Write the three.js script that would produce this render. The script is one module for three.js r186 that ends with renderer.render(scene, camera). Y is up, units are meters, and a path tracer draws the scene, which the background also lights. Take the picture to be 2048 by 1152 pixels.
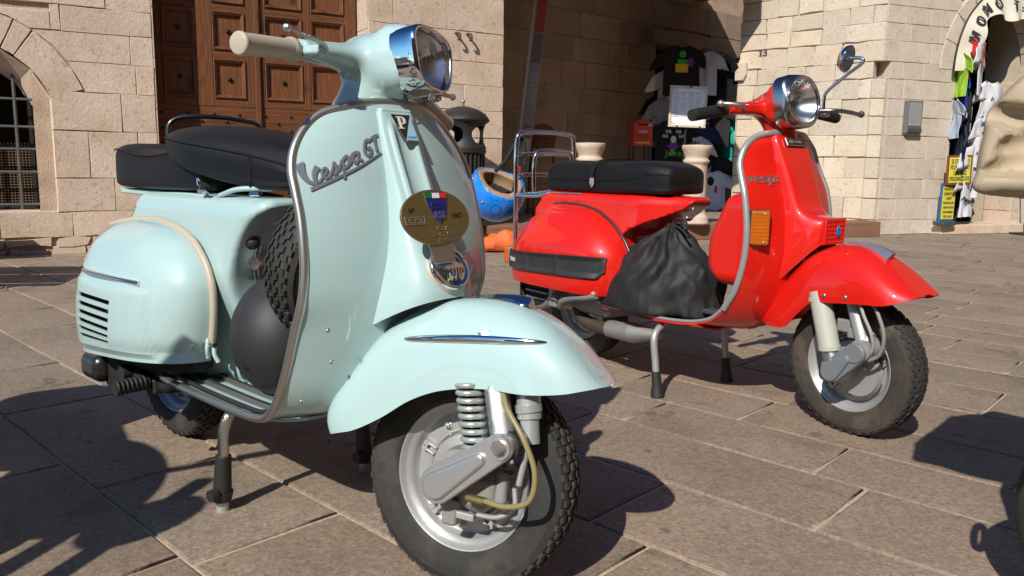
import * as THREE from 'three';
import { mergeGeometries } from 'three/addons/utils/BufferGeometryUtils.js';
import { RoundedBoxGeometry } from 'three/addons/geometries/RoundedBoxGeometry.js';
import { TextGeometry } from 'three/addons/geometries/TextGeometry.js';
import { FontLoader } from 'three/addons/loaders/FontLoader.js';
import { Sky } from 'three/addons/objects/Sky.js';

const V2 = (x, y) => new THREE.Vector2(x, y), V3 = (x, y, z) => new THREE.Vector3(x, y, z);
const PI = Math.PI, rad = d => d * PI / 180;
const scene = new THREE.Scene();

// ------------------------------------------------------------------ camera
const F = 1600, HORIZON = 325, ROLL = 0.016;                    // focal length and horizon in the 2048-pixel photograph
const camera = new THREE.PerspectiveCamera(2 * Math.atan(576 / F) * 180 / PI, 16 / 9, 0.05, 400);
camera.position.set(0, 0.805, 0);
{
  const p = Math.atan((576 - HORIZON) / F), fwd = V3(0, -Math.sin(p), -Math.cos(p)), right = V3(1, 0, 0), up = V3().crossVectors(right, fwd);
  camera.up.copy(up.multiplyScalar(Math.cos(ROLL)).addScaledVector(right, -Math.sin(ROLL)));
  camera.lookAt(camera.position.clone().add(fwd));
}
scene.add(camera);

// ------------------------------------------------------------------ renderer, sky, sun
const renderer = new THREE.WebGLRenderer({ antialias: true });
renderer.toneMapping = THREE.LinearToneMapping;
renderer.toneMappingExposure = 1.18;
renderer.shadowMap.enabled = true;
renderer.shadowMap.type = THREE.PCFSoftShadowMap;

const SUN = V3(-0.328, 0.629, 0.704).normalize();
const sky = new Sky(); sky.name = 'sky'; sky.scale.setScalar(300);
sky.material.uniforms.turbidity.value = 5;
sky.material.uniforms.rayleigh.value = 1.1;
sky.material.uniforms.mieCoefficient.value = 0.004;
sky.material.uniforms.mieDirectionalG.value = 0.8;
sky.material.uniforms.sunPosition.value.copy(SUN);
if (sky.material.uniforms.cloudCoverage) sky.material.uniforms.cloudCoverage.value = 0.0;
sky.userData.kind = 'structure';
scene.add(sky);
scene.environmentIntensity = 0.125;
const sun = new THREE.DirectionalLight(new THREE.Color(1.0, 0.93, 0.82), 4.6);
sun.position.copy(SUN).multiplyScalar(30); sun.castShadow = true;
sun.shadow.mapSize.set(4096, 4096); sun.shadow.radius = 1;
Object.assign(sun.shadow.camera, { left: -14, right: 14, top: 14, bottom: -14, near: 1, far: 80 });
sun.target.position.set(0, 0, -5); sun.position.add(sun.target.position);
scene.add(sun, sun.target);
// ------------------------------------------------------------------ numbers and noise
function rng(seed) { let s = seed >>> 0; return () => { s = (s + 0x6D2B79F5) >>> 0; let t = s; t = Math.imul(t ^ (t >>> 15), t | 1); t ^= t + Math.imul(t ^ (t >>> 7), t | 61); return ((t ^ (t >>> 14)) >>> 0) / 4294967296; }; }
const clamp = (x, a = 0, b = 1) => Math.min(b, Math.max(a, x)), mix = (a, b, t) => a + (b - a) * t;
const smooth = (a, b, x) => { const t = clamp((x - a) / (b - a)); return t * t * (3 - 2 * t); };
function hash3(x, y, z) { let h = Math.imul(x, 374761393) ^ Math.imul(y, 668265263) ^ Math.imul(z, 2147483647 ^ 0x5bd1e995); h = Math.imul(h ^ (h >>> 13), 1274126177); return ((h ^ (h >>> 16)) >>> 0) / 4294967296; }
function noise3(x, y, z) {
  const X = Math.floor(x), Y = Math.floor(y), Z = Math.floor(z), f = t => t * t * t * (t * (6 * t - 15) + 10), u = f(x - X), v = f(y - Y), w = f(z - Z);
  const l = (a, b, t) => a + (b - a) * t, h = (i, j, k) => hash3(X + i, Y + j, Z + k);
  return l(l(l(h(0, 0, 0), h(1, 0, 0), u), l(h(0, 1, 0), h(1, 1, 0), u), v), l(l(h(0, 0, 1), h(1, 0, 1), u), l(h(0, 1, 1), h(1, 1, 1), u), v), w) * 2 - 1;
}
const wrap = (i, p) => ((i % p) + p) % p;
function tile2(x, y, p, s) {                                     // periodic value noise, period p cells
  const X = Math.floor(x), Y = Math.floor(y), f = t => t * t * (3 - 2 * t), u = f(x - X), v = f(y - Y), h = (i, j) => hash3(wrap(X + i, p), wrap(Y + j, p), s);
  return mix(mix(h(0, 0), h(1, 0), u), mix(h(0, 1), h(1, 1), u), v);
}
function fbm(u, v, p, oct, s) { let a = 0, w = 0.5, t = 0; for (let o = 0; o < oct; o++) { a += w * tile2(u * p, v * p, p, s + o); t += w; w *= 0.5; p *= 2; } return a / t; }

// ------------------------------------------------------------------ names
const counts = {};
function numbered(n) { const c = counts[n] = (counts[n] ?? -1) + 1; return c ? `${n}_${String(c).padStart(3, '0')}` : n; }
function tag(o, label, category, group) { o.userData.label = label; o.userData.category = category; if (group) o.userData.group = group; return o; }
function thing(name, label, category, group) { const g = new THREE.Group(); g.name = numbered(name); scene.add(g); return tag(g, label, category, group); }
function mesh(name, geo, mat, parent) {
  if (Array.isArray(geo)) geo = merge(geo);
  const m = new THREE.Mesh(geo, mat); m.castShadow = m.receiveShadow = true; m.name = parent === scene ? numbered(name) : name; if (parent) parent.add(m); return m;
}
function part(name, parent) { const g = new THREE.Group(); g.name = name; parent.add(g); return g; }
function merge(list) {
  const flat = [list].flat(9).map(g => { const n = g.index ? g.toNonIndexed() : g; for (const k of Object.keys(n.attributes)) if (!['position', 'normal', 'uv'].includes(k)) n.deleteAttribute(k);
    if (!n.attributes.uv) n.setAttribute('uv', new THREE.BufferAttribute(new Float32Array(n.attributes.position.count * 2), 2)); if (!n.attributes.normal) n.computeVertexNormals(); return n; });
  return flat.length > 1 ? mergeGeometries(flat) : flat[0];
}

// ------------------------------------------------------------------ geometry helpers
const T = (g, x = 0, y = 0, z = 0) => g.translate(x, y, z);
const R = (g, x = 0, y = 0, z = 0) => { if (x) g.rotateX(x); if (y) g.rotateY(y); if (z) g.rotateZ(z); return g; };
const box = (w, h, d, r = 0.003, x = 0, y = 0, z = 0, seg = 2) => new RoundedBoxGeometry(w, h, d, seg, Math.min(r, w / 2.01, h / 2.01, d / 2.01)).translate(x, y, z);
const lathe = (pts, seg = 48) => new THREE.LatheGeometry(pts.map(p => V2(p[0], p[1])), seg);           // about y
const latheZ = (pts, seg = 64) => lathe(pts, seg).rotateX(PI / 2);                                      // (radius, z)
const curve = (pts, closed = false, type = 'centripetal') => new THREE.CatmullRomCurve3(pts.map(p => Array.isArray(p) ? V3(...p) : p), closed, type);
const tube = (pts, r, seg = 40, rs = 10, closed = false) => { const g = new THREE.TubeGeometry(curve(pts, closed), seg, r, rs, closed); return closed ? g : capTube(g, seg, rs); };
function capTube(g, seg, rs) {                                   // closes both ends of a tube
  const p = g.attributes.position, n = p.count, pos = [...p.array], nor = [...g.attributes.normal.array], uv = [...g.attributes.uv.array], idx = [...g.index.array];
  for (const [s, flip] of [[0, 1], [seg * (rs + 1), 0]]) {
    const c = V3(); for (let i = 0; i < rs; i++) c.add(V3().fromBufferAttribute(p, s + i)); c.divideScalar(rs);
    const a = V3().fromBufferAttribute(p, s).sub(c), b = V3().fromBufferAttribute(p, s + 1).sub(c), nn = V3().crossVectors(a, b).normalize(); if (!flip) nn.negate(); nn.negate();
    const base = pos.length / 3; pos.push(c.x, c.y, c.z); nor.push(nn.x, nn.y, nn.z); uv.push(0, 0);
    for (let i = 0; i < rs; i++) { pos.push(p.getX(s + i), p.getY(s + i), p.getZ(s + i)); nor.push(nn.x, nn.y, nn.z); uv.push(0, 0); }
    for (let i = 0; i < rs; i++) { const u = base + 1 + i, v = base + 1 + (i + 1) % rs; flip ? idx.push(base, v, u) : idx.push(base, u, v); }
  }
  const o = new THREE.BufferGeometry(); o.setAttribute('position', new THREE.Float32BufferAttribute(pos, 3)); o.setAttribute('normal', new THREE.Float32BufferAttribute(nor, 3)); o.setAttribute('uv', new THREE.Float32BufferAttribute(uv, 2)); o.setIndex(idx); return o;
}
function rod(a, b, r0, r1 = r0, seg = 16) {                      // tapered cylinder between two points
  const A = V3(...a), B = V3(...b), d = B.clone().sub(A), g = new THREE.CylinderGeometry(r1, r0, d.length(), seg, 1);
  g.applyQuaternion(new THREE.Quaternion().setFromUnitVectors(V3(0, 1, 0), d.clone().normalize())); return g.translate((A.x + B.x) / 2, (A.y + B.y) / 2, (A.z + B.z) / 2);
}
const mirrorZ = g => { g.scale(1, 1, -1); if (g.index) { const a = g.index.array; for (let i = 0; i < a.length; i += 3) { const t = a[i]; a[i] = a[i + 1]; a[i + 1] = t; } } else for (const k of Object.keys(g.attributes)) { const at = g.attributes[k], n = at.itemSize, a = at.array; for (let i = 0; i < at.count; i += 3) for (let c = 0; c < n; c++) { const t = a[i * n + c]; a[i * n + c] = a[(i + 1) * n + c]; a[(i + 1) * n + c] = t; } } return g; };
const ball = (r, x, y, z, sx = 1, sy = 1, sz = 1) => new THREE.SphereGeometry(r, 24, 16).scale(sx, sy, sz).translate(x, y, z);
const shapeOf = pts => new THREE.Shape(pts.map(p => V2(p[0], p[1])));
function plate(pts, depth, bevel = 0.003, seg = 1, holes = []) {
  const s = pts instanceof THREE.Shape ? pts : shapeOf(pts); for (const h of holes) s.holes.push(new THREE.Path(h.map(p => V2(p[0], p[1]))));
  return new THREE.ExtrudeGeometry(s, { depth, bevelEnabled: bevel > 0, bevelSize: bevel, bevelThickness: bevel, bevelOffset: -bevel, bevelSegments: seg, curveSegments: 10, steps: 1 });
}
// a grid of points f(i, j) -> [x, y, z]; closed in i or j; normals smoothed over seams
function grid(nu, nv, f, { cu = false, cv = false, skip = null, flip = false } = {}) {
  const pos = new Float32Array(nu * nv * 3), uv = new Float32Array(nu * nv * 2), idx = [];
  for (let i = 0; i < nu; i++) for (let j = 0; j < nv; j++) { const p = f(i, j), k = i * nv + j; pos.set(Array.isArray(p) ? p : [p.x, p.y, p.z], k * 3); uv[k * 2] = i / (nu - 1); uv[k * 2 + 1] = j / (nv - 1); }
  for (let i = 0; i < nu - (cu ? 0 : 1); i++) for (let j = 0; j < nv - (cv ? 0 : 1); j++) {
    if (skip && skip(i, j)) continue;
    const a = i * nv + j, b = ((i + 1) % nu) * nv + j, c = ((i + 1) % nu) * nv + (j + 1) % nv, d = i * nv + (j + 1) % nv;
    flip ? idx.push(a, c, b, a, d, c) : idx.push(a, b, c, a, c, d);
  }
  const g = new THREE.BufferGeometry(); g.setAttribute('position', new THREE.BufferAttribute(pos, 3)); g.setAttribute('uv', new THREE.BufferAttribute(uv, 2)); g.setIndex(idx); g.computeVertexNormals(); weldNormals(g); return g;
}
function weldNormals(g) {                                        // same normal wherever points coincide
  const p = g.attributes.position, n = g.attributes.normal, m = new Map();
  for (let i = 0; i < p.count; i++) { const k = `${Math.round(p.getX(i) * 2e5)},${Math.round(p.getY(i) * 2e5)},${Math.round(p.getZ(i) * 2e5)}`; (m.get(k) ?? m.set(k, []).get(k)).push(i); }
  for (const l of m.values()) if (l.length > 1) { const s = V3(); for (const i of l) s.add(V3().fromBufferAttribute(n, i)); s.normalize(); for (const i of l) n.setXYZ(i, s.x, s.y, s.z); }
}
// sheet metal: the grid, its offset copy and the rim between them
function shell(nu, nv, f, t, { skip = null, flip = false } = {}) {
  const a = grid(nu, nv, f, { skip, flip }), P = a.attributes.position, N = a.attributes.normal, s = 1;
  const inner = (i, j) => { const k = i * nv + j; return [P.getX(k) - N.getX(k) * t * s, P.getY(k) - N.getY(k) * t * s, P.getZ(k) - N.getZ(k) * t * s]; };
  const outer = (i, j) => { const k = i * nv + j; return [P.getX(k), P.getY(k), P.getZ(k)]; };
  const b = grid(nu, nv, inner, { skip, flip: !flip }), parts = [a, b];
  const quads = []; const q = (i0, j0, i1, j1) => { const A = outer(i0, j0), B = outer(i1, j1), C = inner(i1, j1), D = inner(i0, j0); quads.push(...A, ...B, ...C, ...A, ...C, ...D); };
  const on = (i, j) => i >= 0 && j >= 0 && i < nu - 1 && j < nv - 1 && !(skip && skip(i, j));
  for (let i = 0; i < nu; i++) for (let j = 0; j < nv; j++) {
    if (j < nv - 1 && on(i, j) !== on(i - 1, j)) q(i, j, i, j + 1);
    if (i < nu - 1 && on(i, j) !== on(i, j - 1)) q(i, j, i + 1, j);
  }
  const e = new THREE.BufferGeometry(); e.setAttribute('position', new THREE.Float32BufferAttribute(quads, 3)); e.computeVertexNormals(); parts.push(e);
  return merge(parts);
}
// smooth interpolation of rows of numbers: rows[k] = [v0, v1, ...], parameter = chord length
function spline(rows, key = [0, 1]) {
  const c = new THREE.CatmullRomCurve3(rows.map(r => V3(r[key[0]] ?? 0, r[key[1]] ?? 0, r[key[2]] ?? 0)), false, 'centripetal');
  return c;
}
function hermite(xs, ys, x) {                                    // monotone-ish cubic through (xs, ys)
  const n = xs.length; if (x <= xs[0]) return ys[0]; if (x >= xs[n - 1]) return ys[n - 1];
  let i = 0; while (x > xs[i + 1]) i++;
  const h = xs[i + 1] - xs[i], t = (x - xs[i]) / h, m = k => k <= 0 ? (ys[1] - ys[0]) / (xs[1] - xs[0]) : k >= n - 1 ? (ys[n - 1] - ys[n - 2]) / (xs[n - 1] - xs[n - 2]) : ((ys[k + 1] - ys[k]) / (xs[k + 1] - xs[k]) + (ys[k] - ys[k - 1]) / (xs[k] - xs[k - 1])) / 2;
  const a = m(i) * h, b = m(i + 1) * h, t2 = t * t, t3 = t2 * t;
  return ys[i] * (2 * t3 - 3 * t2 + 1) + a * (t3 - 2 * t2 + t) + ys[i + 1] * (3 * t2 - 2 * t3) + b * (t3 - t2);
}
// rows of k numbers resampled smoothly to n rows (parameter: row index eased by chord of the columns in `by`)
function resample(rows, n, by = null) {
  const d = [0]; for (let i = 1; i < rows.length; i++) { let s = 0; for (const c of (by ?? rows[0].map((_, k) => k))) s += (rows[i][c] - rows[i - 1][c]) ** 2; d.push(d[i - 1] + Math.sqrt(s) + 1e-6); }
  const L = d[d.length - 1], out = [];
  for (let k = 0; k < n; k++) { const x = L * k / (n - 1); out.push(rows[0].map((_, c) => hermite(d, rows.map(r => r[c]), x))); }
  return out;
}
const sgnpow = (x, p) => Math.sign(x) * Math.pow(Math.abs(x), p);

// ------------------------------------------------------------------ distance fields meshed with surface nets
const sd = {
  ell: (p, c, r) => { const x = (p[0] - c[0]) / r[0], y = (p[1] - c[1]) / r[1], z = (p[2] - c[2]) / r[2], k = Math.hypot(x, y, z), x2 = x / r[0], y2 = y / r[1], z2 = z / r[2], k2 = Math.hypot(x2, y2, z2); return k2 < 1e-9 ? -Math.min(...r) : k * (k - 1) / k2; },
  cap: (p, a, b, ra, rb = ra) => { const bx = b[0] - a[0], by = b[1] - a[1], bz = b[2] - a[2], px = p[0] - a[0], py = p[1] - a[1], pz = p[2] - a[2], t = clamp((px * bx + py * by + pz * bz) / (bx * bx + by * by + bz * bz)); return Math.hypot(px - bx * t, py - by * t, pz - bz * t) - mix(ra, rb, t); },
  box: (p, c, h, r) => { const x = Math.abs(p[0] - c[0]) - h[0] + r, y = Math.abs(p[1] - c[1]) - h[1] + r, z = Math.abs(p[2] - c[2]) - h[2] + r; return Math.hypot(Math.max(x, 0), Math.max(y, 0), Math.max(z, 0)) + Math.min(Math.max(x, y, z), 0) - r; },
  un: (a, b, k) => { const h = Math.max(k - Math.abs(a - b), 0) / k; return Math.min(a, b) - h * h * h * k / 6; },
  sub: (a, b, k) => -sd.un(-a, b, k),
  int: (a, b, k) => -sd.un(-a, -b, k),
};
function field(fn, lo, hi, h, steps = 4) {
  const n = [0, 1, 2].map(k => Math.ceil((hi[k] - lo[k]) / h) + 1), [nx, ny, nz] = n, D = new Float32Array(nx * ny * nz), at = (i, j, k) => (i * ny + j) * nz + k;
  for (let i = 0; i < nx; i++) for (let j = 0; j < ny; j++) for (let k = 0; k < nz; k++) D[at(i, j, k)] = fn([lo[0] + i * h, lo[1] + j * h, lo[2] + k * h]);
  const id = new Int32Array(nx * ny * nz).fill(-1), pos = [], idx = [];
  const E = [[0, 0, 0, 1, 0, 0], [0, 1, 0, 1, 1, 0], [0, 0, 1, 1, 0, 1], [0, 1, 1, 1, 1, 1], [0, 0, 0, 0, 1, 0], [1, 0, 0, 1, 1, 0], [0, 0, 1, 0, 1, 1], [1, 0, 1, 1, 1, 1], [0, 0, 0, 0, 0, 1], [1, 0, 0, 1, 0, 1], [0, 1, 0, 0, 1, 1], [1, 1, 0, 1, 1, 1]];
  for (let i = 0; i < nx - 1; i++) for (let j = 0; j < ny - 1; j++) for (let k = 0; k < nz - 1; k++) {
    let x = 0, y = 0, z = 0, c = 0;
    for (const e of E) { const a = D[at(i + e[0], j + e[1], k + e[2])], b = D[at(i + e[3], j + e[4], k + e[5])]; if ((a < 0) !== (b < 0)) { const t = a / (a - b); x += mix(e[0], e[3], t); y += mix(e[1], e[4], t); z += mix(e[2], e[5], t); c++; } }
    if (c) { id[at(i, j, k)] = pos.length / 3; pos.push(lo[0] + (i + x / c) * h, lo[1] + (j + y / c) * h, lo[2] + (k + z / c) * h); }
  }
  const quad = (a, b, c, d, f) => { if (a < 0 || b < 0 || c < 0 || d < 0) return; f ? idx.push(a, b, c, a, c, d) : idx.push(a, c, b, a, d, c); };
  for (let i = 1; i < nx - 1; i++) for (let j = 1; j < ny - 1; j++) for (let k = 1; k < nz - 1; k++) {
    const s = D[at(i, j, k)] < 0;
    if (s !== (D[at(i + 1, j, k)] < 0)) quad(id[at(i, j - 1, k - 1)], id[at(i, j, k - 1)], id[at(i, j, k)], id[at(i, j - 1, k)], s);
    if (s !== (D[at(i, j + 1, k)] < 0)) quad(id[at(i - 1, j, k - 1)], id[at(i - 1, j, k)], id[at(i, j, k)], id[at(i, j, k - 1)], s);
    if (s !== (D[at(i, j, k + 1)] < 0)) quad(id[at(i - 1, j - 1, k)], id[at(i, j - 1, k)], id[at(i, j, k)], id[at(i - 1, j, k)], s);
  }
  const nor = new Float32Array(pos.length), uv = new Float32Array(pos.length / 3 * 2), e = h * 0.3;
  for (let v = 0; v < pos.length; v += 3) {
    const p = [pos[v], pos[v + 1], pos[v + 2]]; let g;
    for (let s = 0; s <= steps; s++) {
      const d = fn(p); g = [0, 1, 2].map(c => { const q = [...p], r = [...p]; q[c] += e; r[c] -= e; return (fn(q) - fn(r)) / (2 * e); });
      const l = g[0] * g[0] + g[1] * g[1] + g[2] * g[2]; if (s === steps || l < 1e-6) break;
      const m = clamp(d / l, -h * 0.5, h * 0.5); for (let c = 0; c < 3; c++) p[c] -= g[c] * m;
    }
    const l = Math.hypot(...g) || 1; for (let c = 0; c < 3; c++) { if (Math.abs(p[c] - pos[v + c]) < h * 1.2) pos[v + c] = p[c]; nor[v + c] = g[c] / l; }
    const ax = Math.abs(nor[v]), ay = Math.abs(nor[v + 1]), az = Math.abs(nor[v + 2]); uv.set(ay > ax && ay > az ? [p[0], p[2]] : ax > az ? [p[2], p[1]] : [p[0], p[1]], v / 3 * 2);
  }
  const g = new THREE.BufferGeometry(); g.setAttribute('position', new THREE.Float32BufferAttribute(pos, 3)); g.setAttribute('normal', new THREE.BufferAttribute(nor, 3)); g.setAttribute('uv', new THREE.BufferAttribute(uv, 2)); g.setIndex(idx); return g;
}

// ------------------------------------------------------------------ textures and materials
function texture(n, m, fn, srgb = true) {                        // fn(u, v) -> [r, g, b] in 0..1 (sRGB values when srgb)
  const d = new Uint8Array(n * m * 4); for (let j = 0; j < m; j++) for (let i = 0; i < n; i++) { const c = fn(i / n, j / m), k = (j * n + i) * 4; d[k] = clamp(c[0]) * 255; d[k + 1] = clamp(c[1]) * 255; d[k + 2] = clamp(c[2]) * 255; d[k + 3] = 255; }
  const t = new THREE.DataTexture(d, n, m); t.wrapS = t.wrapT = THREE.RepeatWrapping; t.magFilter = THREE.LinearFilter; t.minFilter = THREE.LinearMipmapLinearFilter; t.generateMipmaps = true; if (srgb) t.colorSpace = THREE.SRGBColorSpace; t.needsUpdate = true; return t;
}
const grey = (n, m, fn) => texture(n, m, (u, v) => { const c = fn(u, v); return [c, c, c]; }, false);
const rep = (t, sx, sy = sx, ox = 0, oy = 0) => { const c = t.clone(); c.repeat.set(sx, sy); c.offset.set(ox, oy); c.needsUpdate = true; return c; };
const std = o => new THREE.MeshStandardMaterial({ side: THREE.DoubleSide, ...o }), phys = o => new THREE.MeshPhysicalMaterial({ side: THREE.DoubleSide, ...o });
const lin = (r, g, b) => new THREE.Color().setRGB(r, g, b);
const font = await new FontLoader().loadAsync('fonts/droid/droid_sans_bold.typeface.json');
const serif = await new FontLoader().loadAsync('fonts/droid/droid_serif_bold.typeface.json');
const text = (s, size, depth = 0.002, f = font) => { const g = new TextGeometry(s, { font: f, size, depth, curveSegments: 4, bevelEnabled: false }); g.computeBoundingBox(); const b = g.boundingBox; return g.translate(-(b.min.x + b.max.x) / 2, -(b.min.y + b.max.y) / 2, 0); };
// ------------------------------------------------------------------ stone, paving, wood
const stoneBump = grey(1024, 1024, (u, v) => {
  const a = fbm(u, v, 6, 6, 3), b = fbm(u, v, 60, 3, 17), pit = smooth(0.74, 0.82, fbm(u, v, 34, 2, 51)), tool = tile2(u * 120 + 6 * a, v * 40, 4800, 8);
  return 0.36 * a + 0.32 * b + 0.16 * tool + 0.2 - 0.18 * pit;
});
function stoneMap(seed, c0, c1, c2) {
  return texture(1024, 1024, (u, v) => {
    const a = smooth(0.25, 0.75, fbm(u, v, 2, 6, seed)), b = smooth(0.45, 0.8, fbm(u + 0.3, v, 5, 6, seed + 9)), s = fbm(u, v, 110, 2, seed + 31) - 0.5, pit = smooth(0.74, 0.82, fbm(u, v, 34, 2, 51));
    return [0, 1, 2].map(k => mix(mix(c0[k], c1[k], a), c2[k], b * 0.45) * (1 + 0.13 * s) * (1 - 0.10 * pit));
  });
}
const warmMap = stoneMap(5, [0.79, 0.705, 0.625], [0.84, 0.765, 0.69], [0.71, 0.61, 0.52]), paleMap = stoneMap(205, [0.86, 0.805, 0.725], [0.89, 0.845, 0.77], [0.79, 0.71, 0.60]);
const stoneMats = (map, tints, rough = 0.92, bump = 0.0045) => tints.map((c, k) => std({ map: rep(map, 0.8, 0.8, k * 0.37, k * 0.21), bumpMap: rep(stoneBump, 0.9, 0.9, k * 0.31, k * 0.17), bumpScale: bump, roughness: rough, color: new THREE.Color(...c) }));
const WARM = stoneMats(warmMap, [[0.96, 0.95, 0.93], [0.92, 0.91, 0.89], [0.96, 0.93, 0.90], [0.90, 0.89, 0.88]]);
const PALE = stoneMats(paleMap, [[0.80, 0.79, 0.78], [0.74, 0.72, 0.69], [0.79, 0.76, 0.73], [0.69, 0.68, 0.67], [0.83, 0.80, 0.75]]);
const GREY = stoneMats(paleMap, [[0.75, 0.73, 0.74], [0.71, 0.69, 0.70], [0.78, 0.755, 0.76]], 0.85, 0.003);
const SHADED_STONE = stoneMats(warmMap, [[0.56, 0.53, 0.50], [0.52, 0.49, 0.46], [0.60, 0.57, 0.53]]);  // warm stone again, tinted down: part of the portico shade is in the colour
const mortarM = std({ map: rep(warmMap, 1.7), bumpMap: rep(stoneBump, 2), bumpScale: 0.006, roughness: 1, color: new THREE.Color(0.78, 0.71, 0.64) });
const paleMortar = std({ map: rep(paleMap, 1.7), bumpMap: rep(stoneBump, 2), bumpScale: 0.006, roughness: 1, color: new THREE.Color(0.74, 0.69, 0.62) });
const paveBump = grey(1024, 1024, (u, v) => 0.5 * fbm(u, v, 60, 4, 5) + 0.35 * fbm(u, v, 9, 4, 91) + 0.15 * tile2(u * 260, v * 260, 260, 4));
const paveMap = texture(1024, 1024, (u, v) => {
  const a = smooth(0.25, 0.75, fbm(u, v, 3, 6, 71)), g = fbm(u, v, 150, 2, 33) - 0.5, h = tile2(u * 320, v * 320, 320, 12) - 0.5, st = smooth(0.62, 0.80, fbm(u, v, 5, 6, 140)), spot = smooth(0.865, 0.9, tile2(u * 11, v * 11, 11, 160)) * smooth(0.3, 0.6, fbm(u, v, 40, 2, 9));
  return [0, 1, 2].map(k => mix([0.475, 0.425, 0.385][k], [0.535, 0.485, 0.44][k], a) * (1 + 0.30 * g + 0.14 * h) * (1 - 0.09 * st) * (1 - 0.2 * spot));
});
const PAVE = [[1, 1, 1], [0.94, 0.93, 0.93], [1.0, 0.96, 0.92], [0.9, 0.9, 0.89], [1.06, 1.04, 1.01]].map((c, k) => std({ map: rep(paveMap, 0.9, 0.9, k * 0.21, k * 0.43), bumpMap: rep(paveBump, 0.9, 0.9, k * 0.21, k * 0.43), bumpScale: 0.003, roughness: 0.8, color: lin(...c.map((x, q) => x * [1.06, 1.02, 0.95][q])) }));
const groutM = std({ map: rep(paleMap, 2.1), bumpMap: rep(paveBump, 2), bumpScale: 0.006, roughness: 1, color: new THREE.Color(0.60, 0.55, 0.50) });

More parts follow.
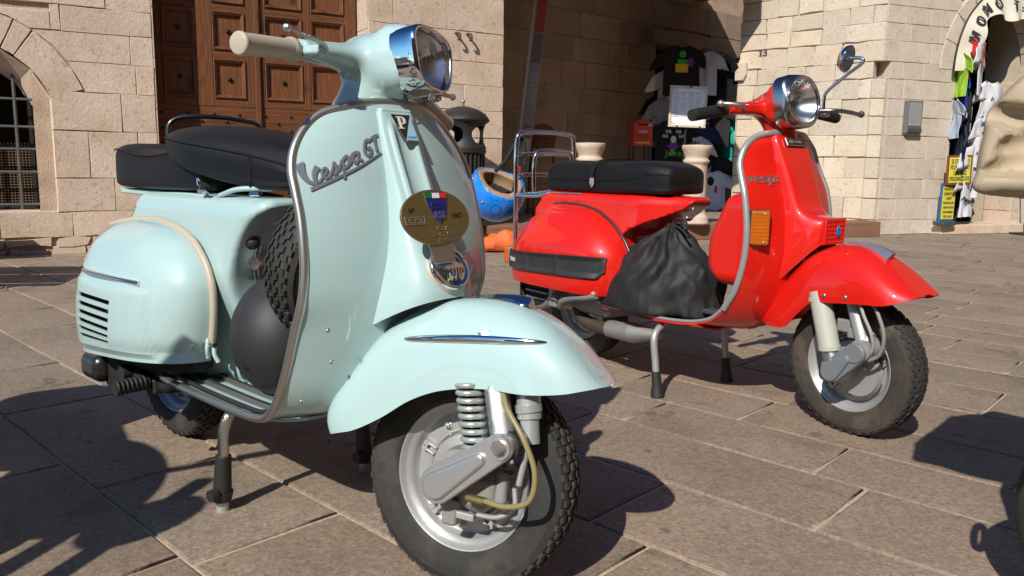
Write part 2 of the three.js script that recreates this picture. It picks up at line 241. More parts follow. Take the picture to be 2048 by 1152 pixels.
// ------------------------------------------------------------------ the piazza floor
const MINT_O = [-0.5207, -1.8595], RED_O = [0.6759, -2.863];
const PAVE_ANG = rad(-43.5);
{
  const ground = mesh('ground', new THREE.PlaneGeometry(260, 260).rotateX(-PI / 2), groutM, scene); ground.position.y = -0.006; ground.userData.kind = 'structure';
  ground.geometry.attributes.uv.array.forEach((v, i, a) => a[i] = v * 120);
  const paving = new THREE.Group(); paving.name = 'pavement'; paving.userData.kind = 'structure'; paving.rotation.y = PAVE_ANG; scene.add(paving);
  const U = V2(Math.cos(PAVE_ANG), -Math.sin(PAVE_ANG)), r = rng(77);
  const lines = [-0.05, 0.3, 0.65, 1.0, 1.375, 1.70, 2.03, 2.30, 2.575, 2.94, 3.30, 3.62, 3.92, 4.23, 4.52];
  while (lines[lines.length - 1] < 16) lines.push(lines[lines.length - 1] + 0.29 + 0.07 * r());
  while (lines[0] > -13) lines.unshift(lines[0] - 0.29 - 0.07 * r());
  const known = { 0.3: [-2.24, -1.54], 0.65: [-3.4, -2.81, -2.01], 1: [-4.13, -0.887], 1.375: [-1.05], 1.7: [-0.67], 2.03: [-1.43, -0.816], 2.3: [-1.177], 3.92: [-1.02], 4.23: [-1.225] };
  function slab(s0, s1, n0, n1, seedTone) {                      // a stone with a worn, slightly irregular rim
    const j = () => (r() - 0.5) * 0.005, g = 0.0035 + 0.003 * r(), lift = (r() - 0.5) * 0.0016, tip = [0, 0, 0, 0].map(() => lift + (r() - 0.5) * 0.001), b = 0.006;
    const k = 3, ring = (inset) => { const o = []; const c = [[s0, n0], [s1, n0], [s1, n1], [s0, n1]], sg = [[1, 1], [-1, 1], [-1, -1], [1, -1]]; for (let q = 0; q < 4; q++) o.push([c[q][0] + sg[q][0] * inset, c[q][1] + sg[q][1] * inset]); return o; };
    const edge = [], A = ring(g), W = [];
    for (let q = 0; q < 4; q++) for (let t = 0; t < k; t++) { const f = t / k, p = A[q], e = A[(q + 1) % 4]; edge.push([mix(p[0], e[0], f) + j(), mix(p[1], e[1], f) + j(), mix(tip[q], tip[(q + 1) % 4], f)]); W.push([q, t]); }
    const cx = (s0 + s1) / 2, cn = (n0 + n1) / 2, M = edge.length, pos = [], uv = [], idx = [], u0 = r() * 5, v0 = r() * 5;
    const put = (x, y, n) => { pos.push(x, y, -n); uv.push(x + u0, n + v0); };
    put(cx, lift, cn);
    for (const e of edge) { const dx = cx - e[0], dn = cn - e[1], l = Math.hypot(dx, dn); put(e[0] + dx / l * b, e[2], e[1] + dn / l * b); }
    for (const e of edge) put(e[0], e[2] - 0.003, e[1]);
    for (const e of edge) put(e[0], -0.03, e[1]);
    for (let i = 0; i < M; i++) { const a = 1 + i, c = 1 + (i + 1) % M; idx.push(0, a, c, a, a + M, c + M, a, c + M, c, a + M, a + 2 * M, c + 2 * M, a + M, c + 2 * M, c + M); }
    const geo = new THREE.BufferGeometry(); geo.setAttribute('position', new THREE.Float32BufferAttribute(pos, 3)); geo.setAttribute('uv', new THREE.Float32BufferAttribute(uv, 2)); geo.setIndex(idx); geo.computeVertexNormals(); return geo;
  }
  const fwd = V3(); camera.getWorldDirection(fwd); camera.updateMatrixWorld(); camera.updateProjectionMatrix();
  const far = PAVE.map(() => []); let shown = 0;
  for (let i = 0; i < lines.length - 1; i++) {
    const n0 = lines[i], n1 = lines[i + 1], kn = known[lines[i]], cuts = [];
    let s = -16 + r() * 0.5; const next = () => 0.5 + 0.45 * r();
    if (kn) { let a = kn[0]; while (a > -16) { cuts.unshift(a); a -= next(); } for (let q = 1; q < kn.length; q++) cuts.push(kn[q]); a = kn[kn.length - 1] + next(); while (a < 16) { cuts.push(a); a += next(); } }
    else while (s < 16) { cuts.push(s); s += next(); }
    for (let q = 0; q < cuts.length - 1; q++) {
      const s0 = cuts[q], s1 = cuts[q + 1], cs = (s0 + s1) / 2, cn = (n0 + n1) / 2, wx = cs * U.x + cn * U.y, wz = cs * U.y - cn * U.x;
      if (wz < -16 || Math.hypot(wx, wz) > 15.5) continue;
      const t = Math.floor(r() * PAVE.length), g = slab(s0, s1, n0, n1), e = V3(wx, 0, wz).project(camera);
      if (wz < -1.1 && wz > -6.6 && Math.abs(e.x) < 1.12 && e.y > -1.25 && shown < 290) { mesh('paving_stone', g, PAVE[t], paving); shown++; } else far[t].push(g);
    }
  }
  far.forEach((l, t) => { const m = mesh('paving_stones', merge(l), PAVE[t], paving); m.userData.kind = 'stuff'; });
  // gum, chewed stones and specks lying on the paving
}

// ------------------------------------------------------------------ walls of single stones
const seeds = rng(4321);
function wallFrame(name, label, category, x, z, ang) { const g = name ? thing(name, label, category) : new THREE.Group(); g.position.set(x, 0, z); g.rotation.y = rad(ang); return g; }
const jit = a => (seeds() - 0.5) * 2 * a;
function stonePoly(pts, parent, mats, { proud = 0.006, depth = 0.09, gap = 0.002, bevel = 0.0035, rough = 0.004, mat } = {}) {
  const cx = pts.reduce((s, p) => s + p[0], 0) / pts.length, cy = pts.reduce((s, p) => s + p[1], 0) / pts.length;
  const q = []; pts.forEach((p, i) => {
    const dx = cx - p[0], dy = cy - p[1]; q.push([p[0] + Math.sign(dx) * gap + jit(rough), p[1] + Math.sign(dy) * gap + jit(rough)]);
  });
  const out = []; q.forEach((p, i) => { const n = q[(i + 1) % q.length], L = Math.hypot(n[0] - p[0], n[1] - p[1]); out.push(p); if (L > 0.22) { const k = L > 0.45 ? 2 : 1; for (let t = 1; t <= k; t++) out.push([mix(p[0], n[0], t / (k + 1)) + jit(rough), mix(p[1], n[1], t / (k + 1)) + jit(rough)]); } });
  const g = plate(out, depth, bevel); g.translate(0, 0, -depth - bevel + proud + jit(0.004));
  return mesh('stone', g, mat ?? mats[Math.floor(seeds() * mats.length)], parent);
}
// one course of stones from u0 to u1; cuts: joints (absolute) or a mean length
function course(parent, y0, y1, u0, u1, cuts, mats, opt = {}) {
  let c; if (Array.isArray(cuts)) c = [u0, ...cuts, u1]; else { c = [u0]; let u = u0 + cuts * (0.4 + 0.8 * seeds()); while (u < u1 - cuts * 0.4) { c.push(u); u += cuts * (0.65 + 0.7 * seeds()); } c.push(u1); }
  for (let i = 0; i < c.length - 1; i++) stonePoly([[c[i], y0], [c[i + 1], y0], [c[i + 1], y1], [c[i], y1]], parent, mats, opt);
}
const core = (parent, u0, u1, y0, y1, z0, z1, mat = mortarM) => { const g = new THREE.BoxGeometry(u1 - u0, y1 - y0, z0 - z1).translate((u0 + u1) / 2, (y0 + y1) / 2, (z0 + z1) / 2); metreUV(g); return mesh('mortar', g, mat, parent); };
function metreUV(g) { const p = g.attributes.position, n = g.attributes.normal, u = g.attributes.uv; for (let i = 0; i < p.count; i++) { const ax = Math.abs(n.getX(i)), ay = Math.abs(n.getY(i)); if (ay > 0.7) u.setXY(i, p.getX(i), p.getZ(i)); else if (ax > 0.7) u.setXY(i, p.getZ(i), p.getY(i)); else u.setXY(i, p.getX(i), p.getY(i)); } return g; }

// --- facade with the barred window and the big door
const facade = wallFrame('stone_facade', 'sunlit beige ashlar wall with a barred arched window and a large wooden door', 'wall', -3.56, -6.69, 30);
{
  const W = WARM, c = (y0, y1, u0, u1, cuts, o) => course(facade, y0, y1, u0, u1, cuts, W, o);
  const cx = -0.8, cy = 1.05, R1 = 0.885, R0 = 0.635, on = (r, a) => [cx + r * Math.cos(rad(a)), cy + r * Math.sin(rad(a))];
  // between window and door
  c(-0.05, 0.06, -3, 0.575, 0.3, { rough: 0.02, gap: 0.012, proud: -0.002 }); c(0.06, 0.14, -3, 0.575, [-2.6, -2.1, -1.75, -1.3, -0.95, -0.6, -0.25, 0.02, 0.3], { rough: 0.018, gap: 0.01 });
  c(0.14, 0.345, -3, 0.575, [-2.4, -1.8, -1.2, -0.62, -0.11], { rough: 0.008 }); c(0.345, 0.62, -0.2, 0.575, [0.22], {});
  c(0.62, 1.005, -0.2, 0.575, [0.05, 0.42]); c(1.005, 1.315, -0.2, 0.575, [0.31]);
  const voussoir = (a0, a1) => { const p = []; for (let k = 0; k <= 3; k++) p.push(on(R0, mix(a0, a1, k / 3))); for (let k = 3; k >= 0; k--) p.push(on(R1, mix(a0, a1, k / 3))); stonePoly(p, facade, W, { rough: 0.002 }); };
  for (const [a, b] of [[19, 55], [55.6, 64], [64.6, 83], [83.6, 102], [102.6, 124], [124.6, 161]]) voussoir(a, b);
  // stones cut to the extrados
  const arcTo = (y0, y1, u1, extra = []) => { const p = []; for (let k = 0; k <= 4; k++) { const y = mix(y0, y1, k / 4), d = R1 * R1 - (y - cy) ** 2; p.push([cx + (d > 0 ? Math.sqrt(d) : 0), y]); } stonePoly([[u1, y0], [u1, y1], ...p.reverse()], facade, W, { rough: 0.002 }); };
  arcTo(1.315, 1.555, 0.43); c(1.315, 1.555, 0.43, 0.575, []); arcTo(1.555, 1.79, 0.40); c(1.555, 1.79, 0.40, 0.575, []);
  for (const s of [-1]) { c(0.345, 0.62, -3, -1.4, 0.5); c(0.62, 1.005, -3, -1.4, 0.5); c(1.005, 1.315, -3, -1.4, 0.5); c(1.315, 1.555, -3, -1.66, 0.5); c(1.555, 1.79, -3, -1.5, 0.5); }
  arcTo(1.79, 1.935, -0.17); c(1.79, 1.99, -0.17, 0.575, [-0.1]); c(1.79, 1.99, -3, -0.8, 0.6);
  c(1.99, 2.32, -3, 0.575, [-2.3, -1.7, -1.0, -0.45, 0.23]); for (let y = 2.32; y < 4.2; y += 0.33) c(y, y + 0.33, -3, 0.575, 0.6);
  // splayed window reveal
  const rv = (p, q, r2, s) => { const g = new THREE.BufferGeometry(); g.setAttribute('position', new THREE.Float32BufferAttribute([...p, ...q, ...r2, ...p, ...r2, ...s], 3)); g.setAttribute('uv', new THREE.Float32BufferAttribute([p, q, r2, p, r2, s].flatMap(k => [k[2] * 2, k[1]]), 2)); g.computeVertexNormals(); return g; };
  for (const [y0, y1] of [[0.345, 0.62], [0.62, 1.005], [1.005, 1.315]]) {
    mesh('stone', merge([rv([-0.2, y0 + 0.004, 0.004], [-0.335, y0 + 0.004, -0.26], [-0.335, y1 - 0.004, -0.26], [-0.2, y1 - 0.004, 0.004])]), W[0], facade);
    mesh('stone', rv([-1.4, y0, 0.004], [-1.27, y0, -0.26], [-1.27, y1, -0.26], [-1.4, y1, 0.004]), W[1], facade);
  }
  for (let k = 0; k < 6; k++) { const a = 19 + k * 23.7, b = a + 23.4, A = on(R0, a), B = on(R0, b), C = on(R0 - 0.15, a), D = on(R0 - 0.15, b); mesh('stone', rv([...A, 0.004], [...B, 0.004], [...D, -0.26], [...C, -0.26]), W[k % 4], facade); }
  mesh('window_sill', plate([[-1.5, 0.33], [-0.2, 0.33], [-0.2, 0.352], [-1.5, 0.352]], 0.3, 0.004).translate(0, 0, -0.30), W[1], facade);
  // pillar between door and portico
  const P = 2.48, Q = 3.96;
  for (const [y0, y1, cuts] of [[-0.05, 0.2, 0.5], [0.2, 0.5, 0.45], [0.5, 0.78, 0.5], [0.78, 1.05, [2.9, 3.4]], [1.05, 1.33, [3.14, 3.62]], [1.33, 1.585, [2.95, 3.5]], [1.585, 1.82, [2.9, 3.35]], [1.82, 2.115, [2.75, 3.45, 3.64]], [2.115, 2.45, [2.73, 3.31]], [2.45, 2.8, [3.0, 3.5]], [2.8, 3.2, [2.8, 3.3]], [3.2, 3.6, 0.5], [3.6, 4.2, 0.5]]) c(y0, y1, P, Q, cuts, { rough: 0.004 });
  for (let y = -0.05, k = 0; y < 3; y += 0.42, k++) { mesh('stone', metreUV(new THREE.BoxGeometry(0.012, 0.414, 0.40).translate(P - 0.004, y + 0.21, -0.196)), WARM[k % 4], facade); mesh('stone', metreUV(new THREE.BoxGeometry(0.012, 0.414, 0.40).translate(0.578, y + 0.21, -0.2)), WARM[(k + 1) % 4], facade); }
  // masonry behind the stones
  core(facade, -0.333, 0.575, -0.1, 4.2, -0.02, -0.7); core(facade, -3, -1.28, -0.1, 4.2, -0.02, -0.7); core(facade, -1.28, -0.333, -0.1, 0.33, -0.02, -0.7); core(facade, -1.28, -0.333, 1.69, 4.2, -0.02, -0.7);
  core(facade, P, Q, -0.1, 4.2, -0.02, -0.9); core(facade, 0.575, P, 2.95, 4.2, -0.01, -0.7);
  core(facade, Q, 7.6, 2.98, 4.6, -0.02, -0.7);
  for (const y of [2.98, 3.4, 3.8]) c(y, y + 0.4, Q, 7.6, 0.5);
  core(facade, -1.6, -0.1, 0, 2.0, -0.9, -1.0, std({ color: lin(0.02, 0.017, 0.015), roughness: 1 }));  // near-black panel behind the window, not mortar; its colour replaces interior darkness
}
const iron = std({ color: lin(0.10, 0.10, 0.095), roughness: 0.6, metalness: 0.3, bumpMap: rep(stoneBump, 3), bumpScale: 0.002 });
const darkIron = std({ color: lin(0.03, 0.028, 0.026), roughness: 0.55, metalness: 0.5 });
{
  const g = thing('window_grille', 'grey iron window bars in front of a rusty wire mesh in the arched stone window', 'window grille'); g.position.set(-3.56, 0, -6.69); g.rotation.y = rad(30);
  for (const u of [-0.46, -0.72, -0.98, -1.2]) mesh('bar', rod([u, 0.36, -0.19], [u, 1.66, -0.19], 0.0125), iron, g);
  for (const y of [0.40, 0.665, 0.85, 1.03, 1.25]) mesh('bar', rod([-1.34, y, -0.19], [-0.27, y, -0.19], 0.011), iron, g);
  const w = []; for (let k = 0; k < 22; k++) w.push(rod([-1.3, 0.40 + k * 0.0225, -0.30], [-0.36, 0.40 + k * 0.0225, -0.30], 0.0018, 0.0018, 5)); for (let k = 0; k < 40; k++) w.push(rod([-1.3 + k * 0.024, 0.38, -0.303], [-1.3 + k * 0.024, 0.9, -0.303], 0.0018, 0.0018, 5));
  const m = mesh('wire_mesh', w, std({ color: lin(0.22, 0.14, 0.08), roughness: 0.8 }), g); m.userData.kind = 'stuff';
  mesh('frame', [box(0.03, 1.2, 0.03, 0.003, -0.36, 0.95, -0.31), box(1.0, 0.03, 0.03, 0.003, -0.85, 0.375, -0.31)], darkIron, g);
}

// --- the wooden door
const woodMap = texture(512, 1024, (u, v) => {
  const w = fbm(u, v * 0.25 + 0.1, 8, 4, 11), ring = 0.5 + 0.5 * Math.sin((u * 26 + 5 * w) * PI), fine = tile2(u * 200, v * 12, 2400, 3), d = smooth(0.6, 0.8, fbm(u, v, 5, 5, 61)), lo = fbm(u, v, 3, 3, 19);
  return [0, 1, 2].map(k => mix([0.40, 0.235, 0.125][k], [0.58, 0.36, 0.19][k], 0.45 * ring + 0.35 * fine + 0.3 * lo) * (1 - 0.4 * d));
});
const woodBump = grey(512, 1024, (u, v) => 0.6 * tile2(u * 200, v * 12, 2400, 3) + 0.4 * fbm(u, v, 20, 3, 5));
const wood = (sx, sy, ox, c, rot = 0) => { const m = rep(woodMap, sx, sy, ox, ox * 1.7), b = rep(woodBump, sx, sy, ox, ox * 1.7); m.rotation = b.rotation = rot; return std({ map: m, bumpMap: b, bumpScale: 0.0025, roughness: 0.62, color: lin(...c) }); };
const DOORV = [wood(2, 1, 0, [0.60, 0.58, 0.54]), wood(2, 1, 0.43, [0.70, 0.66, 0.60])], DOORH = [wood(2, 1, 0.2, [0.66, 0.62, 0.57], PI / 2), wood(2, 1, 0.7, [0.56, 0.54, 0.50], PI / 2)];
const studM = std({ color: lin(0.035, 0.025, 0.02), roughness: 0.5, metalness: 0.6 });
{
  const d = thing('wooden_door', 'large dark brown wooden double door with studded panels set in the stone wall', 'door');
  d.position.set(-3.56 - 0.5 * 0.27, 0, -6.69 - 0.866 * 0.27); d.rotation.y = rad(30);
  const rows = [[0.16, 0.5], [0.56, 0.9], [1.345, 1.695], [1.775, 2.115], [2.185, 2.525], [2.595, 2.9]];
  for (const [u0, u1, cols] of [[0.59, 1.486, [[0.68, 0.955], [1.10, 1.385]]], [1.494, 2.45, [[1.56, 1.915], [1.995, 2.325]]]]) {
    const leaf = part('door_leaf', d), add = (n, g, m) => mesh(n, g, m, leaf), piece = (x0, x1, y0, y1, z0, z1, r = 0.004) => metreUV(box(x1 - x0, y1 - y0, z1 - z0, r, (x0 + x1) / 2, (y0 + y1) / 2, (z0 + z1) / 2, 1));
    add('backing', piece(u0, u1, 0, 2.95, -0.06, -0.035), DOORV[1]);
    const xs = [u0, cols[0][0], cols[0][1], cols[1][0], cols[1][1], u1];
    add('stile', piece(xs[0], xs[1] - 0.001, 1.27, 2.95, -0.035, 0), DOORV[0]); add('stile', piece(xs[2] + 0.001, xs[3] - 0.001, 1.27, 2.95, -0.035, 0.001), DOORV[1]); add('stile', piece(xs[4] + 0.001, xs[5], 1.27, 2.95, -0.035, 0), DOORV[0]);
    const ys = rows.filter(q => q[0] > 1.2);
    for (const [c0, c1] of cols) {
      let prev = 1.27;
      for (const [y0, y1] of [...ys, [2.95, 2.96]]) { add('rail', piece(c0, c1, prev, y0, -0.035, -0.001), DOORH[0]); prev = y1; }
      for (const [y0, y1] of ys) {
        add('panel', piece(c0 + 0.03, c1 - 0.03, y0 + 0.03, y1 - 0.03, -0.034, -0.022), DOORV[1]);
        const mo = (a, b) => a; const mw = 0.034, sec = [[0, 0.010], [0.008, 0.014], [0.016, 0.006], [0.024, 0.004], [mw, -0.016], [mw, -0.034], [0, -0.034]];
        // mitred moulding around the panel
        const path = [[c0, y0, 1, 1], [c1, y0, -1, 1], [c1, y1, -1, -1], [c0, y1, 1, -1], [c0, y0, 1, 1]], pos = [];
        for (let k = 0; k < 4; k++) { const a = path[k], b = path[k + 1]; for (let q = 0; q < sec.length - 1; q++) { const P = (c, s) => [c[0] + c[2] * s[0], c[1] + c[3] * s[0], s[1]]; const A = P(a, sec[q]), B = P(b, sec[q]), C = P(b, sec[q + 1]), D = P(a, sec[q + 1]); pos.push(...A, ...B, ...C, ...A, ...C, ...D); } }
        const g = new THREE.BufferGeometry(); g.setAttribute('position', new THREE.Float32BufferAttribute(pos, 3)); const uv = []; for (let k = 0; k < pos.length; k += 3) uv.push(pos[k], pos[k + 1]); g.setAttribute('uv', new THREE.Float32BufferAttribute(uv, 2)); g.computeVertexNormals(); add('moulding', g, DOORV[0]);
        const sx = (c0 + c1) / 2, sy = (y0 + y1) / 2, b = []; for (let k = 0; k < 4; k++) b.push(ball(0.011, sx + 0.011 * Math.cos(k * PI / 2 + PI / 4), sy + 0.011 * Math.sin(k * PI / 2 + PI / 4), -0.012, 1, 1, 1.1)); b.push(ball(0.010, sx, sy, -0.004)); if (!(c0 > 1.9)) add('stud', b, studM);
      }
    }
    // lower half: broad boards with rows of nails
    for (let k = 0; k < 9; k++) { const y0 = 0.02 + k * 0.139; add('plank', piece(u0, u1, y0, y0 + 0.137, -0.034, -0.004, 0.003), DOORH[k % 2]); }
    for (let rI = 0; rI < 9; rI++) for (let cI = 0; cI < 4; cI++) { const x = mix(u0 + 0.06, u1 - 0.06, (cI + (rI % 2 ? 0.5 : 0)) / 3.5); if (x < u1 - 0.03) add('nail', new THREE.ConeGeometry(0.017, 0.022, 8).rotateX(PI / 2).translate(x, 1.20 - rI * 0.068, 0.006), studM); }
  }
  mesh('astragal', metreUV(box(0.05, 2.95, 0.03, 0.008, 1.49, 1.475, 0.012)), DOORV[0], d);
  mesh('threshold', metreUV(box(1.9, 0.06, 0.3, 0.01, 1.53, 0.0, 0.12)), WARM[1], d);
}

// --- wrought hooks in the pillar
{
  const h = thing('wall_hook', 'pair of rusty iron hooks driven into the pillar above the bin', 'hook'); h.position.set(-3.56, 0, -6.69); h.rotation.y = rad(30);
  const rust = std({ color: lin(0.12, 0.05, 0.03), roughness: 0.9, bumpMap: rep(stoneBump, 6), bumpScale: 0.004 });
  for (const u of [3.4, 3.53]) mesh('hook', tube([[u, 2.085, -0.03], [u, 2.085, 0.06], [u + 0.01, 2.07, 0.085], [u + 0.01, 2.03, 0.088], [u, 2.015, 0.07]], 0.012, 20, 8), rust, h);
}

// --- portico: platform, back wall, jamb, ceiling
const PLAT = 0.17;
{
  const p = mesh('platform', plate([[0.6, 8.25], [1.93, 8.71], [4.34, 9.55], [4.34, 9.9], [3.1, 11.3], [5.2, 14.5], [1.0, 15.5], [-3.6, 13.0], [-1.2, 8.0]].map(q => [q[0], q[1]]), PLAT - 0.02, 0.012, 2).rotateX(-PI / 2).translate(0, 0, 0), PAVE[2], scene);
  p.userData.kind = 'structure';
  const k = mesh('kerb', [0, 1, 2, 3, 4].map(i => { const a = i / 5, b = (i + 1) / 5, x0 = mix(-0.9, 4.33, a) + 0.006, x1 = mix(-0.9, 4.33, b) - 0.006, z = x => -(8.71 + (x - 1.93) * 0.344); const L = Math.hypot(x1 - x0, z(x1) - z(x0)); return box(L, 0.185, 0.32, 0.014, 0, 0, 0, 2).rotateY(Math.atan2(-(z(x1) - z(x0)), x1 - x0)).translate((x0 + x1) / 2, 0.0875, z((x0 + x1) / 2) - 0.14); }),
    std({ map: rep(warmMap, 1.2), bumpMap: rep(stoneBump, 1.4), bumpScale: 0.004, roughness: 0.75, color: lin(0.36, 0.23, 0.18) }), scene); k.userData.kind = 'structure';
}
{
  const b = wallFrame('portico_wall', 'stone back wall under the portico with part of its shade painted in', 'wall', 2.0, -12.6, 40);
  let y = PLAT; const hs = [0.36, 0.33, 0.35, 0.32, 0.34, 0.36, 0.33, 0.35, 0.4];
  hs.forEach((h, i) => { course(b, y, y + h, -5.5, y < 2.6 ? 0.2 : 2.4, 0.62, SHADED_STONE); if (y < 2.6) course(b, y, y + h, 1.55, 2.4, 0.5, SHADED_STONE); y += h; });
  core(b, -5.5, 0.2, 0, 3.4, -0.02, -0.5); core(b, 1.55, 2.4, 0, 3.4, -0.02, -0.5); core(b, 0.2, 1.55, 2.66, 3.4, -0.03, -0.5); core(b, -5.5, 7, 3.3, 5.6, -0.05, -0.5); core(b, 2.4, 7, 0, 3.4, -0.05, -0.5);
  mesh('lintel', box(1.75, 0.2, 0.2, 0.01, 0.87, 2.74, 0.02), SHADED_STONE[0], b);
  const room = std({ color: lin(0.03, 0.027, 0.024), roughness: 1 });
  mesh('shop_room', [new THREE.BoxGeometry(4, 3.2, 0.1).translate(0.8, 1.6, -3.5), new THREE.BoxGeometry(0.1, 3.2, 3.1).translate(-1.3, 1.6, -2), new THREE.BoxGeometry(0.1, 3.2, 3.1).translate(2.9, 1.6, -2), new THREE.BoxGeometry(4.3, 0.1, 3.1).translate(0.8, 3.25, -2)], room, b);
  const c = mesh('portico_ceiling', new THREE.BoxGeometry(8.2, 0.16, 4.6).translate(5.0, 3.5, -2.4), std({ color: lin(0.2, 0.15, 0.11), roughness: 1 }), null); c.position.set(-3.56, 0, -6.69); c.rotation.y = rad(30); c.name = 'portico_ceiling'; c.userData.kind = 'structure'; scene.add(c);
  const w = mesh('portico_side_wall', new THREE.BoxGeometry(0.4, 3.5, 3.8).translate(2.9, 1.75, -2.6), SHADED_STONE[0], null); w.position.set(-3.56, 0, -6.69); w.rotation.y = rad(30); w.userData.kind = 'structure'; scene.add(w);
}
const COURSES = [0.0, 0.18, 0.44, 0.68, 0.93, 1.2, 1.42, 1.63, 1.86, 2.06, 2.3, 2.5, 2.7, 2.92, 3.16, 3.4, 3.65, 3.9, 4.2];
{
  // sunlit side of the building beside the portico: u runs from the shop doorway (0) to the corner (1.87)
  const j = wallFrame('sunlit_side_wall', 'bright cream stone wall with house number 13 behind the red scooter', 'wall', 4.34 - 0.7193 * 1.87, -9.75 - 0.6947 * 1.87, -44);
  for (let i = 0; i < COURSES.length - 1; i++) { const y0 = COURSES[i], y1 = COURSES[i + 1], e = y1 < 2.07 ? 1.77 : 1.868; course(j, y0, y1, 0, e, 0.34, PALE, { rough: 0.010, gap: 0.003, bevel: 0.007 }); }
  core(j, 0.01, 1.74, 0, 4.2, -0.02, -0.6, paleMortar);
  core(j, 1.74, 1.85, 2.07, 4.2, -0.02, -0.12, paleMortar);
  mesh('impost', plate([[-0.03, 1.93], [0.09, 1.93], [0.13, 2.0], [0.13, 2.16], [-0.01, 2.16], [0.02, 2.1], [-0.03, 2.05]], 0.08, 0.01).translate(0, 0, -0.03), PALE[2], j);
  mesh('house_number', text('13', 0.085, 0.004, serif).translate(0.335, 2.275, 0.014), std({ color: lin(0.07, 0.05, 0.04), roughness: 0.9 }), j);
  for (let k = 0; k < 6; k++) mesh('stone', metreUV(box(0.012, 0.36, 0.5, 0.004, -0.004, 0.2 + 0.365 * k, -0.25)), PALE[k % 4], j);
}
const rightWall = wallFrame('shop_facade', 'grey cream stone house front with an arched souvenir shop door and a metal box', 'wall', 4.34, -9.75, 20);
{
  for (let i = 0; i < COURSES.length - 1; i++) { const y0 = COURSES[i], y1 = COURSES[i + 1], s = y1 < 2.07 ? 0.11 : 0.002; course(rightWall, y0, y1, s, y1 < 2.95 ? 1.13 : 2.5, 0.42, GREY, { rough: 0.004 }); if (y1 < 2.95) course(rightWall, y0, y1, 2.32, 4.6, 0.5, GREY, { rough: 0.006 }); else course(rightWall, y0, y1, 2.5, 4.6, 0.5, GREY); }
  core(rightWall, 0.12, 1.12, 0, 4.2, -0.02, -0.6, paleMortar); core(rightWall, 2.33, 4.6, 0, 4.2, -0.02, -0.6, paleMortar); core(rightWall, 1.12, 2.33, 2.93, 4.2, -0.02, -0.6, paleMortar);
  core(rightWall, 0.005, 0.12, 2.07, 4.2, -0.015, -0.6, paleMortar);
  // chamfered corner below the stop
  for (let i = 0; i < 8; i++) { const y0 = COURSES[i], y1 = COURSES[i + 1]; mesh('stone', metreUV(box(0.158, y1 - y0 - 0.008, 0.1, 0.008, 0, 0, 0, 1)).rotateY(rad(-32)).translate(0.025, (y0 + y1) / 2, -0.085), PALE[i % 4], rightWall); }
  // arch: ring of voussoirs around the shop door and reveals
  const cx = 1.725, cy = 2.0, r0 = 0.6, r1 = 0.86;
  for (let k = 0; k < 9; k++) { const a = k * 20, b = a + 19.3, p = []; for (let q = 0; q <= 2; q++) p.push([cx + r0 * Math.cos(rad(mix(a, b, q / 2))), cy + r0 * 1.35 * Math.sin(rad(mix(a, b, q / 2)))]); for (let q = 2; q >= 0; q--) p.push([cx + r1 * Math.cos(rad(mix(a, b, q / 2))), cy + r1 * 1.22 * Math.sin(rad(mix(a, b, q / 2)))]); stonePoly(p, rightWall, GREY, { rough: 0.002, proud: 0.016 }); }
  for (let k = 0; k < 7; k++) { mesh('stone', metreUV(box(0.03, 0.27, 0.4, 0.006, 2.32, 0.14 + 0.275 * k, -0.19)), WARM[k % 4], rightWall); mesh('stone', metreUV(box(0.03, 0.27, 0.4, 0.006, 1.135, 0.14 + 0.275 * k, -0.19)), WARM[(k + 1) % 4], rightWall); }
  mesh('door_step', metreUV(box(1.5, 0.12, 0.5, 0.012, 1.75, 0.06, -0.1)), WARM[2], rightWall);
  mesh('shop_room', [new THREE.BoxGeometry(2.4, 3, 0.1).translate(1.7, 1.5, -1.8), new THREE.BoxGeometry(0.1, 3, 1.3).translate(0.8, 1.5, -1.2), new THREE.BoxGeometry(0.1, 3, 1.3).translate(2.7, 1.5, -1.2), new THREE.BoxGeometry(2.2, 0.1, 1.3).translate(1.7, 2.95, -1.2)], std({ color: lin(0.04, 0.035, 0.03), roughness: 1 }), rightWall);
}
{
  const b = mesh('added_shade_slab', [plate([[-.05, 8.15], [1.9, 8.15], [1.9, 9.8], [-.05, 8.68]], .14, .01).rotateX(-PI / 2).translate(0, 3.1, 0), box(1.95, .12, .1, .02, .925, 3.35, -8.2)], WARM[1], scene);  // slab added out of view, shaped to throw shade into the portico
  tag(b, 'unseen stone slab added above the portico opening to shade its inside', 'added_shade_slab');
}
// --- houses on the other side of the square, behind the photographer: what the chrome and the paint mirror
{
  const h = thing('opposite_house', 'plastered house row across the square behind the photographer', 'building'); const plaster = std({ map: rep(warmMap, 0.3), roughness: 1, color: lin(0.62, 0.5, 0.4) }), sh = std({ color: lin(0.08, 0.09, 0.07), roughness: 0.8 });
  h.position.set(2, 0, 13.5);
  mesh('wall', [new THREE.BoxGeometry(30, 9.4, 4).translate(0, 4.7, 2), new THREE.BoxGeometry(22, 20, 5).translate(12, 10, -0.5), new THREE.BoxGeometry(6, 22, 40).translate(24, 11, -18)], plaster, h); mesh('roof', box(31, 0.35, 5, 0.05, 0, 9.5, 1.9), std({ color: lin(0.25, 0.12, 0.08), roughness: 1 }), h);
  for (let k = 0; k < 9; k++) for (const y of [1.4, 4.4, 7.4]) mesh('window', box(1.1, y > 2 ? 1.7 : 2.4, 0.1, 0.02, -12.8 + k * 3.2, y, k > 4 ? -3.02 : -0.02), sh, h);
}
